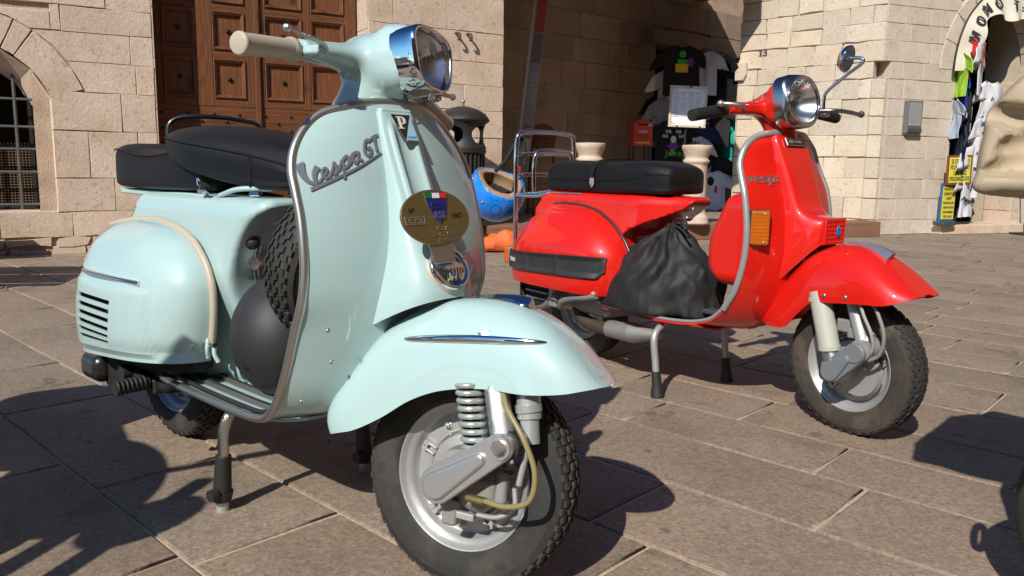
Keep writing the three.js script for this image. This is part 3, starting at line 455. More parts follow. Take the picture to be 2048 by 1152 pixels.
// ------------------------------------------------------------------ scooter materials
const orange = grey(512, 512, (u, v) => fbm(u, v, 30, 3, 8));
const paint = c => phys({ color: lin(...c), roughness: 0.45, clearcoat: 1, clearcoatRoughness: 0.025, specularIntensity: 0.5 });
const MINT = paint([0.39, 0.54, 0.535]), RED = paint([0.62, 0.010, 0.004]);
const chrome = std({ color: lin(0.80, 0.79, 0.78), metalness: 1, roughness: 0.07 });
const alloy = std({ color: lin(0.62, 0.62, 0.62), metalness: 1, roughness: 0.24, bumpMap: rep(orange, 40), bumpScale: 0.0002 });
const trimM = std({ color: lin(0.44, 0.43, 0.41), metalness: 0.9, roughness: 0.38 });
const silver = std({ color: lin(0.40, 0.40, 0.395), metalness: 0.45, roughness: 0.40, bumpMap: rep(orange, 20), bumpScale: 0.0002 });
const cast = std({ color: lin(0.34, 0.33, 0.31), metalness: 0.6, roughness: 0.5, bumpMap: rep(stoneBump, 8), bumpScale: 0.001 });
const zinc = std({ color: lin(0.50, 0.54, 0.51), metalness: 0.55, roughness: 0.3 });
const rubberBump = grey(512, 512, (u, v) => 0.5 * fbm(u, v, 50, 3, 8) + 0.5 * fbm(u, v, 8, 3, 4));
const dustMap = texture(512, 512, (u, v) => { const d = smooth(0.45, 0.75, fbm(u, v, 6, 5, 44)), s = smooth(0.6, 0.9, tile2(u * 120, v * 120, 120, 3)); return [0.19 + 0.085 * d + 0.03 * s, 0.185 + 0.07 * d + 0.028 * s, 0.18 + 0.055 * d + 0.025 * s]; });
const tyreM = std({ map: rep(dustMap, 3, 1), color: lin(0.75, 0.75, 0.75), roughness: 0.75, bumpMap: rep(rubberBump, 8, 4), bumpScale: 0.0008 });
const dustyTyre = std({ map: rep(dustMap, 3, 1), color: lin(1.25, 1.1, 0.95), roughness: 0.85, bumpMap: rep(rubberBump, 8, 4), bumpScale: 0.0008 });
const treadM = std({ color: lin(0.030, 0.029, 0.028), roughness: 0.65, bumpMap: rep(rubberBump, 6), bumpScale: 0.0006 });
const blackRubber = std({ color: lin(0.018, 0.018, 0.018), roughness: 0.6 });
const blackGloss = phys({ color: lin(0.012, 0.012, 0.013), roughness: 0.35, clearcoat: 0.6, clearcoatRoughness: 0.15 });
const blackMatt = std({ color: lin(0.012, 0.012, 0.012), roughness: 0.8 });
const leatherBump = grey(1024, 1024, (u, v) => { let d = 1; const p = 90, x = u * p, y = v * p, X = Math.floor(x), Y = Math.floor(y); for (let i = -1; i < 2; i++) for (let j = -1; j < 2; j++) { const a = wrap(X + i, p), b = wrap(Y + j, p), dx = X + i + hash3(a, b, 1) - x, dy = Y + j + hash3(a, b, 2) - y; d = Math.min(d, dx * dx + dy * dy); } return Math.sqrt(d); });
const leather = phys({ color: lin(0.007, 0.007, 0.008), roughness: 0.42, specularIntensity: 0.6, bumpMap: rep(leatherBump, 6), bumpScale: -0.0004 });
const hose = std({ color: lin(0.24, 0.20, 0.085), roughness: 0.4 });
const brass = std({ color: lin(0.26, 0.20, 0.085), metalness: 0.8, roughness: 0.42, bumpMap: rep(orange, 14), bumpScale: 0.0003 });
const glassM = phys({ color: lin(1, 1, 1), transmission: 1, thickness: 0, roughness: 0.03, ior: 1.5 });
const reflectorM = std({ color: lin(0.72, 0.72, 0.70), metalness: 1, roughness: 0.22 });
const cream = std({ color: lin(0.46, 0.40, 0.30), roughness: 0.45 });
const lightGrey = std({ color: lin(0.42, 0.42, 0.36), roughness: 0.45 });
const amber = phys({ color: lin(0.80, 0.19, 0.012), transmission: 0.45, thickness: 0, roughness: 0.12, clearcoat: 1 });

// ------------------------------------------------------------------ scooter parts
const crown = z => 0.2125 - (z / 0.04) ** 2 * 0.0085;
function makeWheel(parent, name, at, { tyre = tyreM, rim = silver, fins = false } = {}) {
  const w = part(name, parent); w.position.set(...at);
  const side = [[0.131, 0.024], [0.139, 0.036], [0.145, 0.0415], [0.149, 0.0435], [0.151, 0.0425], [0.165, 0.0465], [0.178, 0.0465], [0.189, 0.0445], [0.1905, 0.0455], [0.192, 0.0440], [0.199, 0.0405], [0.2025, 0.038]];
  const cr = []; for (let k = 0; k <= 12; k++) { const z = mix(0.037, -0.037, k / 12); cr.push([crown(z) - 0.0005, z]); }
  mesh('tyre', latheZ([...side, ...cr, ...side.slice().reverse().map(p => [p[0], -p[1]])], 96), tyre, w);
  // tread blocks wrapped over the crown
  const blocks = [], N = 42, pitch = 2 * PI / N, Z = [[-0.47, -0.5], [-0.06, -0.5], [0.06, -0.06], [0.44, 0.04], [0.44, 0.5], [0.06, 0.5], [-0.04, 0.1], [-0.47, 0.0]];
  for (const [zc, zw, off, m] of [[0.0315, 0.0155, 0, 1], [0.0108, 0.0165, 0.5, -1], [-0.0108, 0.0165, 0, 1], [-0.0315, 0.0155, 0.5, -1]]) {
    const tri = THREE.ShapeUtils.triangulateShape(Z.map(p => V2(p[0], p[1] * m)), []);
    for (let k = 0; k < N; k++) {
      const top = [], bot = []; for (const p of Z) { const a = (k + off + p[0]) * pitch, z = zc + p[1] * m * zw, r1 = crown(z) + 0.0042, r0 = crown(z) - 0.002; top.push([r1 * Math.cos(a), r1 * Math.sin(a), z]); bot.push([r0 * Math.cos(a), r0 * Math.sin(a), z]); }
      for (const t of tri) blocks.push(...top[t[0]], ...top[t[1]], ...top[t[2]]);
      for (let q = 0; q < Z.length; q++) { const n = (q + 1) % Z.length; blocks.push(...bot[q], ...bot[n], ...top[n], ...bot[q], ...top[n], ...top[q]); }
    }
  }
  const bg = new THREE.BufferGeometry(); bg.setAttribute('position', new THREE.Float32BufferAttribute(blocks, 3)); bg.computeVertexNormals(); const tb = mesh('tread', merge(bg), treadM, w); tb.userData.kind = 'stuff';
  mesh('rim', latheZ([[0.10, -0.012], [0.12, -0.02], [0.13, -0.032], [0.1405, -0.040], [0.1425, -0.036], [0.131, -0.024], [0.128, 0], [0.131, 0.022], [0.1385, 0.030], [0.1418, 0.0375], [0.1400, 0.0398], [0.1375, 0.0385], [0.1335, 0.031], [0.1285, 0.0265], [0.1225, 0.024], [0.1195, 0.018], [0.116, 0.008], [0.111, 0.0045], [0.1085, 0.0075], [0.0905, 0.0085], [0.0885, 0.006]], 96), rim, w);
  mesh('hub', latheZ([[0.0895, 0.0], [0.0895, 0.0135], [0.087, 0.0155], [0.0835, 0.0155], [0.082, 0.0135], [0.0805, 0.0085], [0.079, 0.0135], [0.077, 0.0185], [0.0735, 0.020], [0.060, 0.0215], [0.058, 0.0245], [0.056, 0.0255], [0.022, 0.0275], [0.0, 0.028]], 72), rim, w);
  mesh('hub_back', latheZ([[0.12, -0.02], [0.09, -0.03], [0.05, -0.045], [0.0, -0.05]], 40), rim, w);
  for (let k = 0; k < 5; k++) {
    const a = k * 2 * PI / 5 + 0.25, lug = [];
    for (const s of [-1, 1]) lug.push(box(0.026, 0.0065, 0.012, 0.003, 0.093, s * 0.0068, 0.014), new THREE.CylinderGeometry(0.0062, 0.0062, 0.012, 14).rotateX(PI / 2).translate(0.1045, s * 0.0045, 0.014));
    lug.push(box(0.016, 0.02, 0.006, 0.002, 0.088, 0, 0.011)); mesh('lug', R(merge(lug), 0, 0, a), rim, w);
    const nut = [new THREE.CylinderGeometry(0.0075, 0.0075, 0.004, 20).rotateX(PI / 2).translate(0.1, 0, 0.0095), new THREE.CylinderGeometry(0.0058, 0.0058, 0.009, 6).rotateX(PI / 2).translate(0.1, 0, 0.013), new THREE.CylinderGeometry(0.003, 0.003, 0.013, 10).rotateX(PI / 2).translate(0.1, 0, 0.015)];
    mesh('nut', R(merge(nut), 0, 0, a + PI / 5), zinc, w);
    for (let q = 0; q < (fins ? 4 : 1); q++) mesh('rib', R(box(0.012, 0.005, 0.012, 0.002, 0.085, 0, 0.014), 0, 0, a + (fins ? (q + 0.8) * 0.25 : PI / 5)), rim, w);
  }
  return w;
}
const steerMatrix = (deg, pt = [0.62, 0.216, 0], rake = 25) => { const ax = V3(-Math.sin(rad(rake)), Math.cos(rad(rake)), 0); return new THREE.Matrix4().makeTranslation(...pt).multiply(new THREE.Matrix4().makeRotationAxis(ax, rad(deg))).multiply(new THREE.Matrix4().makeTranslation(...pt.map(v => -v))); };
const steer = (o, S) => { o.applyMatrix4(S); return o; };

// legshield sheet: rows of [xe, ye, w, xc, yc] from the top edge down to the floor
function sheet(rows, nu, nv, lift = 0, pw = 2.2) {
  const r = resample(rows, nu);
  return { r, f: (i, j) => { const [xe, ye, w, xc, yc] = r[i], t = mix(-1, 1, j / (nv - 1)), a = Math.abs(t) ** pw; return [mix(xc, xe, a) + lift, mix(yc, ye, a), w * t]; } };
}
const edgePts = (rows, s) => rows.map(r => [r[0], r[1], s * r[2]]);
// mudguard: rows [xb, yb, w, xt, yt] from tail to nose
function fenderGeo(rows, nu, nv, thick = 0.004, n = 2.7) {
  const r = resample(rows, nu);
  return shell(nu, nv, (i, j) => { const [xb, yb, w, xt, yt] = r[i], th = mix(-PI / 2, PI / 2, j / (nv - 1)), c = Math.pow(Math.max(0, Math.cos(th)), 2 / n), s = sgnpow(Math.sin(th), 2 / n); return [mix(xb, xt, c), mix(yb, yt, c), w * s]; }, thick, { flip: true });
}
// side cowl as plan curves stacked in y: outline front/rear x by height, bulge by height
function cowlGeo({ ys, front, rear, z0, bulge, n = 2.6, m = 2.2, nr = n, xs, holes = [], t = 0.004, sign = 1, emboss = null, nu = 60, nv = 70 }) {
  const Y = []; for (let i = 0; i <= nu; i++) Y.push(mix(ys[0], ys[1], 1 - (1 - i / nu) ** 1.6)); const X = []; for (let j = 0; j <= nv; j++) X.push(-Math.cos(PI * j / nv));
  for (const h of holes) { Y.push(h[2], h[3]); X.push(h[0], h[1]); }
  const uy = [...new Set(Y)].sort((a, b) => a - b), ux = [...new Set(X)].sort((a, b) => a - b);
  const f = (i, j) => { const y = uy[i], q = ux[j], xf = front(y), xr = rear(y), x = mix(xr, xf, (q + 1) / 2); let z = bulge(y) * Math.pow(Math.max(0, 1 - Math.abs(q) ** (q < 0 ? nr : n)), 1 / m); if (emboss) z += emboss(x, y, q); return [x, y, sign * (z0 + z)]; };
  const skip = (i, j) => { const y = (uy[i] + uy[i + 1]) / 2, q = (ux[j] + ux[j + 1]) / 2; return holes.some(h => q > h[0] && q < h[1] && y > h[2] && y < h[3]); };
  return shell(uy.length, ux.length, f, t, { skip, flip: sign > 0 });
}
// seat: rows [x, halfwidth, ytop, ybottom] along x
function seatGeo(rows, nu, nv, n = 3.2, ends = 0.03) {
  const r = resample(rows, nu);
  return grid(nu, nv, (i, j) => {
    const [x, w, yt, yb] = r[i], th = 2 * PI * j / (nv - 1), e = Math.min(i, nu - 1 - i) / (nu - 1), k = Math.pow(clamp(e / ends), 0.45), m = Math.sin(th) < 0 ? Math.max(n, 8) : n, c = sgnpow(Math.cos(th), 2 / m), s = sgnpow(Math.sin(th), 2 / m), my = mix(yb, yt, 0.45);
    return [x, my + (s > 0 ? yt - my : my - yb) * s * k, w * c * k];
  });
}
function spring(a, b, R0, r, turns, seg = 220) {
  const A = V3(...a), B = V3(...b), d = B.clone().sub(A), L = d.length(), q = new THREE.Quaternion().setFromUnitVectors(V3(0, 1, 0), d.clone().normalize()), pts = [];
  for (let k = 0; k <= seg; k++) { const t = k / seg, a2 = t * turns * 2 * PI; pts.push(V3(R0 * Math.cos(a2), t * L, R0 * Math.sin(a2)).applyQuaternion(q).add(A)); }
  return new THREE.TubeGeometry(new THREE.CatmullRomCurve3(pts), seg, r, 8);
}
// link arm of the front suspension: a rounded teardrop plate with a raised middle, between two bosses
function linkArm(a, b, ra, rb, z0, z1, inset = 0.006) {
  const out = (k) => { const A = V2(...a), B = V2(...b), d = B.clone().sub(A), L = d.length(), th = Math.atan2(d.y, d.x), be = Math.acos((ra - rb) / L), p = []; for (let q = 0; q <= 14; q++) { const t = mix(th + be, th + 2 * PI - be, q / 14); p.push([A.x + (ra - k) * Math.cos(t), A.y + (ra - k) * Math.sin(t)]); } for (let q = 0; q <= 10; q++) { const t = mix(th - be, th + be, q / 10); p.push([B.x + (rb - k) * Math.cos(t), B.y + (rb - k) * Math.sin(t)]); } return p; };
  const mid = (t, r) => { const A = V2(...a), B = V2(...b), C = A.clone().lerp(B, t), d = B.clone().sub(A), L = d.length() * t, th = Math.atan2(d.y, d.x), R0 = ra - inset * 1.5, be = Math.acos((R0 - r) / L), p = []; for (let q = 0; q <= 14; q++) { const u = mix(th + be, th + 2 * PI - be, q / 14); p.push([A.x + R0 * Math.cos(u), A.y + R0 * Math.sin(u)]); } for (let q = 0; q <= 10; q++) { const u = mix(th - be, th + be, q / 10); p.push([C.x + r * Math.cos(u), C.y + r * Math.sin(u)]); } return p; };
  return [plate(out(0), z1 - z0, 0.004, 3).translate(0, 0, z0), plate(mid(0.70, (ra + rb) * 0.2), 0.004, 0.0065, 4).translate(0, 0, z1 + 0.003), new THREE.CylinderGeometry(rb * 0.86, rb * 0.95, 0.006, 28).rotateX(PI / 2).translate(b[0], b[1], z1 + 0.005)];
}
// ------------------------------------------------------------------ the mint green scooter
const mintS = steerMatrix(18);
const mint = thing('mint_scooter', 'pale mint green vintage scooter with black saddle and chrome trim in the foreground', 'scooter');
{
  const g = mint; g.rotation.y = rad(-42.5); g.position.set(MINT_O[0], 0, MINT_O[1]);
  const add = (n, geo, m, p = g) => mesh(n, geo, m, p);
  // legshield and floor
  const rows = [[.372, .916, .025, .373, .917], [.370, .912, .07, .376, .913], [.363, .904, .1, .379, .906], [.348, .888, .144, .385, .892], [.346, .862, .176, .393, .87], [.354, .821, .206, .405, .83], [.364, .785, .218, .416, .79], [.377, .75, .22, .424, .75], [.391, .706, .22, .433, .706], [.401, .662, .222, .44, .66], [.407, .61, .224, .444, .61], [.403, .553, .228, .443, .553], [.378, .494, .228, .435, .49], [.350, .432, .226, .415, .42], [.318, .37, .224, .385, .355], [.285, .327, .220, .345, .312], [.237, .292, .212, .285, .286]];
  const floor = [[.237, .292, .212, .285, .286], [.19, .28, .21, .22, .276], [.1, .275, .208, .1, .273], [0, .274, .207, 0, .272], [-.12, .275, .206, -.12, .273], [-.22, .276, .204, -.22, .274], [-.262, .277, .197, -.262, .275], [-.285, .277, .175, -.285, .275]];
  const sh = sheet(rows, 90, 61); add('legshield', shell(90, 61, sh.f, 0.004), MINT);
  const fl = sheet(floor, 30, 31, 0, 6); add('floorboard', shell(30, 31, fl.f, 0.006), MINT);
  const all = [...rows, ...floor.slice(1)], rim = [...edgePts(all, 1).reverse(), ...edgePts(all, -1)];
  add('edge_trim', tube(rim, 0.0088, 260, 12), trimM);
  // rubber and aluminium floor strips
  for (const z of [0.148, 0.103]) for (const s of [1, -1]) {
    const a = -0.235 + (0.165 - z) * 0.25, lift = 0.002, p = [[a, .284, s * z], [0, .281, s * z], [.12, .281, s * z], [.2, .286, s * z], [.255, .300, s * z]].map(q => [q[0], q[1] - lift, q[2]]);
    const c = curve(p), sec = [[-0.0085, -0.004], [-0.008, 0.003], [-0.004, 0.005], [0.004, 0.005], [0.008, 0.003], [0.0085, -0.004]];
    add('floor_strip', grid(40, 6, (i, j) => { const q = c.getPoint(i / 39); return [q.x, q.y + sec[j][1], q.z + sec[j][0]]; }), trimM);
    add('strip_rubber', tube(p.map(q => [q[0], q[1] + 0.004, q[2]]), 0.0042, 30, 8), blackRubber); add('strip_end', ball(0.009, p[0][0], p[0][1], p[0][2], 1, 0.7, 1), trimM);
  }
  for (const s of [1, -1]) add('edge_rubber', tube([[-.255, .286, s * .182], [-.1, .284, s * .190], [.1, .284, s * .192], [.19, .289, s * .194], [.245, .305, s * .196]], .0055, 40, 8), blackRubber);
  // steering column cover with two ridges and a wide nose over the mudguard
  const col = [[.393, .897, .370, .897, .040], [.405, .865, .382, .866, .043], [.428, .81, .398, .81, .046], [.455, .75, .412, .745, .048], [.488, .68, .425, .665, .056], [.515, .635, .43, .61, .066], [.54, .598, .432, .56, .078], [.553, .568, .428, .52, .086], [.556, .552, .42, .488, .09]];
  const cr = resample(col, 60);
  add('column_cover', shell(60, 49, (i, j) => {
    const [xf, yf, xb, yb, hb] = cr[i], th = mix(-PI / 2, PI / 2, j / 48), n = mix(7, 3.2, i / 59), c = Math.pow(Math.max(0, Math.cos(th)), 2 / n), s = sgnpow(Math.sin(th), 2 / n), z = hb * s, k = i / 59;
    const ridge = 0.0075 * (1 - smooth(0.55, 0.8, k)) * (Math.exp(-(((Math.abs(z) - 0.026) / 0.0045) ** 2)) - 0.6 * Math.exp(-((z / 0.012) ** 2)));
    return [mix(xb, xf, c) + ridge * smooth(0.04, 0.1, k), mix(yb, yf, c), z];
  }, 0.003, {}), MINT);
  add('column_top', box(0.024, 0.016, 0.078, 0.006, .383, .897, 0), MINT);
  // bow of the chrome horn grille
  {
    const h = part('horn_grille', g); h.position.set(.541, .607, -0.004); h.rotation.set(0, PI / 2, 0);
    const sub = (n, geo, m) => mesh(n, geo.rotateX(rad(-30)), m, h);
    sub('bezel', latheZ([[0.046, -0.01], [0.046, 0.002], [0.044, 0.005], [0.039, 0.006], [0.037, 0.003], [0.034, 0.004], [0.033, 0.0]], 48), chrome);
    sub('gasket', latheZ([[0.05, -0.02], [0.05, -0.004], [0.04, -0.002]], 48), cream);
    const dome = (x, y) => 0.004 + 0.008 * (1 - (x * x + y * y) / 0.034 ** 2);
    const slots = []; for (let k = -3; k <= 3; k++) for (const s of [-1, 1]) slots.push([k * 0.0082, s]);
    const isSlot = (x, y) => slots.some(q => Math.abs(x - q[0]) < 0.0022 && y * q[1] > 0.005 && Math.abs(y) < Math.sqrt(Math.max(0, 0.029 ** 2 - q[0] ** 2)));
    const N = 76, P = k => mix(-0.0345, 0.0345, k / (N - 1));
    sub('grille', shell(N, N, (i, j) => [P(i), P(j), dome(P(i), P(j))], 0.002, { skip: (i, j) => { const x = (P(i) + P(i + 1)) / 2, y = (P(j) + P(j + 1)) / 2; return Math.hypot(x, y) > 0.0345 || isSlot(x, y); } }), chrome);
    sub('horn_inside', latheZ([[0.034, -0.004], [0, -0.004]], 32), blackMatt); sub('screw', ball(0.004, 0, 0, 0.013, 1, 1, 0.6), chrome);
    for (let k = 0; k < 4; k++) sub('rivet', ball(0.003, 0.0405 * Math.cos(k * PI / 2 + 0.3), 0.0405 * Math.sin(k * PI / 2 + 0.3), 0.006, 1, 1, 0.6), chrome);
  }
  // emblem with the letter P: black triangle and pale blue triangle in a metal frame
  {
    const e = part('emblem', g); e.position.set(.414, .866, 0); e.rotation.set(0, PI / 2, 0); const tilt = geo => geo.rotateX(rad(-25));
    const q = [[-0.021, 0.026], [0.021, 0.026], [0.024, -0.026], [-0.003, -0.026]];
    mesh('frame', tilt(plate([[-0.024, 0.029], [0.023, 0.029], [0.028, -0.029], [-0.008, -0.029]], 0.003, 0.001)), chrome, e);
    mesh('field', tilt(plate([[-0.0215, 0.0265], [0.0205, 0.0265], [-0.0045, -0.024]], 0.001, 0).translate(0, 0, 0.0045)), blackGloss, e);
    mesh('field', tilt(plate([[0.021, 0.024], [0.0248, -0.0262], [-0.003, -0.0262]], 0.001, 0).translate(0, 0, 0.0045)), std({ color: lin(0.28, 0.52, 0.62), roughness: 0.3 }), e);
    mesh('letter', tilt(text('P', 0.026, 0.001, serif).scale(1.05, 1, 1).translate(-0.005, 0.010, 0.0056)), std({ color: lin(0.65, 0.6, 0.52), roughness: 0.4 }), e);
    mesh('letter', tilt(text('PIAGGIO', 0.0038, 0.0006).translate(0.0115, -0.020, 0.0056)), std({ color: lin(0.1, 0.25, 0.4), roughness: 0.4 }), e);
  }
  // script lettering: Vespa GT, chrome letters standing on a rising bar
  {
    const L = part('lettering', g); const N = sh.r;
    const at = (y, z, off) => { let b = 0; while (b < N.length - 2 && N[b + 1][4] > y) b++; const f = clamp((N[b][4] - y) / (N[b][4] - N[b + 1][4])), xe = mix(N[b][0], N[b + 1][0], f), w = mix(N[b][2], N[b + 1][2], f), xc = mix(N[b][3], N[b + 1][3], f), a = Math.abs(z / w) ** 2.2; return mix(xc, xe, a) + off; };
    const bend = geo => { const p = geo.attributes.position; for (let i = 0; i < p.count; i++) { const s = p.getX(i), h = p.getY(i), d = p.getZ(i), z = 0.196 - s * 0.92, y = 0.752 + s * 0.40 + 0.0 * s * s + h; p.setXYZ(i, at(y, z, 0.004 + d), y, z); } geo.computeVertexNormals(); return geo; };
    const dense = geo => geo;
    const sweep = (pts, w, d = 0.0032) => { const c = curve(pts.map(p => [p[0], p[1], 0])), n = 26, sec = [[-1, 0], [-1, d], [1, d], [1, 0]]; return grid(n, 5, (i, j) => { const t = i / (n - 1), q = c.getPoint(t), tg = c.getTangent(t), k = w(t), s = sec[j % 4]; return [q.x - tg.y * s[0] * k, q.y + tg.x * s[0] * k, s[1]]; }); };
    const letterM = std({ color: lin(0.30, 0.31, 0.37), metalness: 0.6, roughness: 0.33 }); const put = (geo) => mesh('letter', toFlat(bend(geo)), letterM, L);
    const W = 0.0042, thickThin = t => W * (0.55 + 0.75 * Math.sin(PI * t));
    put(sweep([[-0.002, 0], [0.05, 0], [0.1, 0.001], [0.155, 0.006]], t => 0.0026 * (1.3 - 0.9 * t)));                      // underline
    put(sweep([[-0.012, 0.050], [-0.011, 0.032], [-0.004, 0.016], [0.010, 0.004]], t => 0.0072 * (1 - 0.75 * t)));            // V, first stroke
    put(sweep([[0.010, 0.004], [0.009, 0.016], [0.011, 0.026], [0.018, 0.033]], t => 0.002 + 0.0040 * t));                     // V, second stroke
    put(sweep([[0.014, 0.005], [0.024, 0.012], [0.033, 0.018], [0.033, 0.025], [0.027, 0.025], [0.024, 0.016], [0.029, 0.008], [0.038, 0.008]], t => 0.00203)); // e
    put(sweep([[0.038, 0.008], [0.046, 0.020], [0.050, 0.028], [0.053, 0.018], [0.052, 0.010], [0.045, 0.008]], t => 0.00226)); // s
    put(sweep([[0.056, 0.010], [0.066, 0.025], [0.066, -0.008]], t => 0.00218)); put(sweep([[0.066, 0.024], [0.077, 0.029], [0.081, 0.020], [0.076, 0.012], [0.067, 0.012]], t => 0.00281)); // p
    put(sweep([[0.081, 0.012], [0.088, 0.026], [0.098, 0.028], [0.102, 0.026], [0.093, 0.026], [0.089, 0.017], [0.095, 0.010], [0.102, 0.016]], t => 0.00250)); put(sweep([[0.103, 0.028], [0.102, 0.014], [0.109, 0.010]], t => 0.00234)); // a
    put(sweep([[0.133, 0.036], [0.126, 0.040], [0.119, 0.032], [0.119, 0.018], [0.126, 0.012], [0.132, 0.016], [0.131, 0.024], [0.125, 0.024]], t => 0.00281)); // G
    put(sweep([[0.134, 0.037], [0.145, 0.040], [0.155, 0.039]], t => 0.00234)); put(sweep([[0.146, 0.039], [0.145, 0.026], [0.146, 0.012]], t => 0.00250)); // T
  }
  // brass club plaque
  {
    const p = part('plaque', g); p.position.set(.536, .702, .027); p.rotation.set(0, PI / 2, 0); const t = geo => geo.rotateX(rad(-16)), a = 0.083, b = 0.0525;
    const el = (a, b, n = 56) => { const o = []; for (let k = 0; k < n; k++) o.push([a * Math.cos(k * 2 * PI / n), b * Math.sin(k * 2 * PI / n)]); return o; };
    mesh('disc', t(plate(el(a, b), 0.003, 0.0015, 2)), brass, p);
    const shp = (k) => [[-0.024 * k, 0.046], [0.026 * k, 0.046], [0.027 * k, 0.022], [0.020 * k, 0.004], [0.004, -0.012 * k], [-0.010 * k, 0.002], [-0.020 * k, 0.022]];
    mesh('shield', t(plate(shp(1.06), 0.0012, 0.0005).translate(0.002, 0.0, 0.0045)), brass, p); mesh('shield', t(plate(shp(0.97), 0.0012, 0.0004).translate(0.002, 0, 0.0055)), std({ color: lin(0.008, 0.014, 0.16), roughness: 0.3 }), p);
    [[-0.0155, [0.0, 0.16, 0.03]], [0.0025, [0.75, 0.75, 0.72]], [0.0200, [0.62, 0.02, 0.02]]].forEach(([x, c]) => mesh('stripe', t(plate([[x - 0.0088, 0.0450], [x + 0.0080, 0.0450], [x + 0.0080, 0.0355], [x - 0.0088, 0.0355]], 0.001, 0).translate(0.0025, 0, 0.0068)), std({ color: lin(...c), roughness: 0.35 }), p));
    const em = [tube([[-0.012, 0.02, 0.0072], [-0.006, 0.028, 0.0072], [0.002, 0.023, 0.0072], [0.012, 0.026, 0.0072]], 0.0016, 16, 6), tube([[-0.012, 0.018, 0.0072], [0.0, 0.016, 0.0072], [0.016, 0.019, 0.0072]], 0.002, 16, 6), ball(0.004, -0.008, 0.016, 0.0072, 1, 1, 0.3), ball(0.004, 0.012, 0.017, 0.0072, 1, 1, 0.3)];
    mesh('relief', t(merge(em)), std({ color: lin(0.03, 0.03, 0.09), roughness: 0.4, metalness: 0.4 }), p); mesh('letter', t(text('ASI', 0.013, 0.001).translate(0.005, 0.004, 0.0068)), std({ color: lin(0.16, 0.18, 0.32), metalness: 0.6, roughness: 0.3 }), p);
    const dk = std({ color: lin(0.05, 0.04, 0.02), metalness: 0.5, roughness: 0.4 }), sil = std({ color: lin(0.6, 0.58, 0.5), metalness: 1, roughness: 0.25 });
    mesh('number_frame', t(plate([[-0.077, -0.002], [-0.029, -0.002], [-0.029, -0.018], [-0.077, -0.018]], 0.001, 0.0004, 1, [[[-0.074, -0.0045], [-0.074, -0.0155], [-0.032, -0.0155], [-0.032, -0.0045]]]).translate(0, 0.006, 0.0048)), sil, p);
    mesh('lettering', t(text('16256', 0.0115, 0.0012).translate(-0.053, -0.004, 0.0046)), sil, p); mesh('lettering', t(text('N°', 0.009, 0.001).translate(-0.057, 0.014, 0.0046)), dk, p); mesh('lettering', t(text('1967', 0.009, 0.001).translate(0.050, 0.002, 0.0046)), dk, p);
    mesh('lettering', t(text('VESPA', 0.0075, 0.001).translate(0.008, -0.021, 0.0046)), sil, p); mesh('lettering', t(text('125 GT VNL2', 0.0075, 0.001).translate(0.010, -0.032, 0.0046)), sil, p); mesh('lettering', t(text('Roma', 0.0075, 0.001).translate(0.010, -0.043, 0.0046)), sil, p);
    mesh('bracket', t(plate([[-0.03, -0.03], [0.034, -0.03], [0.030, -0.075], [-0.022, -0.075]], 0.002, 0.001).translate(0.005, -0.01, -0.006)), alloy, p);
  }
  // frame: deck and leg-facing wall with the scooped recess of the spare wheel
  const bodyF = p => {
    const y = p[1], wz = mix(0.155, 0.138, smooth(0.4, 0.72, y)) - 0.072 * smooth(-0.26, -0.07, p[0]) * smooth(0.56, 0.33, y);
    let d = sd.box(p, [-0.36, 0.495, 0], [0.445 + 0.04 * smooth(0.60, 0.70, y) + 0.05 * smooth(0.50, 0.28, y), 0.226, wz], 0.045);
    d = Math.max(d, (-0.70 + 0.21 * smooth(0.48, 0.73, y) - p[0]) * 0.75);
    const r = Math.hypot((p[0] - 0.20) / 1.05, (p[1] - 0.50) / 0.98, p[2] * 0.50);
    d = sd.sub(d, (r - 0.225) * 0.9, 0.035);
    d = sd.un(d, sd.box(p, [-0.02, 0.285, 0], [0.30, 0.05, 0.055], 0.03), 0.09);
    return Math.max(d, 0.268 - y);
  };
  add('frame_body', field(bodyF, [-0.86, 0.25, -0.2], [0.34, 0.74, 0.2], 0.011), MINT);
  // engine cowl and its mirror on the far side
  const F = y => hermite([.335, .42, .484, .53, .583, .628, .648, .652], [-.108, -.083, -.076, -.084, -.122, -.20, -.30, -.36], y), Rr = y => hermite([.28, .38, .47, .55, .61, .64, .652], [-.632, -.635, -.632, -.615, -.57, -.49, -.40], y);
  const bul = y => 0.142 * Math.pow(Math.max(0, 1 - Math.pow(clamp((y - 0.30) / 0.352), 3.6)), 0.55) * (1 - 0.06 * smooth(0.40, 0.28, y));
  const bottom = y => y;
  const holes = []; for (let k = 0; k < 6; k++) { const y = 0.350 + k * 0.0215; holes.push([-0.55, 0.15, y, y + 0.0105]); }
  const emb = (x, y, q) => 0.0065 * smooth(-0.165, -0.185, x) * smooth(0.508, 0.494, y) * smooth(0.312, 0.325, y);
  const cowl = cowlGeo({ ys: [0.30, 0.652], front: F, rear: Rr, z0: 0.150, bulge: bul, holes, emboss: emb, n: 2.6, nr: 5, m: 2.3 });
  { const p = cowl.attributes.position; for (let i = 0; i < p.count; i++) { const x = p.getX(i), y = p.getY(i), d = mix(-0.004, 0.036, smooth(-0.75, -0.1, x)) * smooth(0.40, 0.30, y); p.setY(i, y + d); } cowl.computeVertexNormals(); const n = cowl.attributes.normal; }
  const eng = add('engine_cowl', cowl, MINT);
  add('cowl_inside', cowlGeo({ ys: [0.31, 0.62], front: y => F(y) - 0.03, rear: y => Rr(y) + 0.03, z0: 0.13, bulge: y => bul(y) * 0.8, nu: 20, nv: 24 }), blackMatt);
  add('side_cowl', cowlGeo({ ys: [0.30, 0.652], front: F, rear: Rr, z0: 0.150, bulge: bul, sign: -1, nu: 40, nv: 50, n: 2.6, nr: 5, m: 2.3 }), MINT);
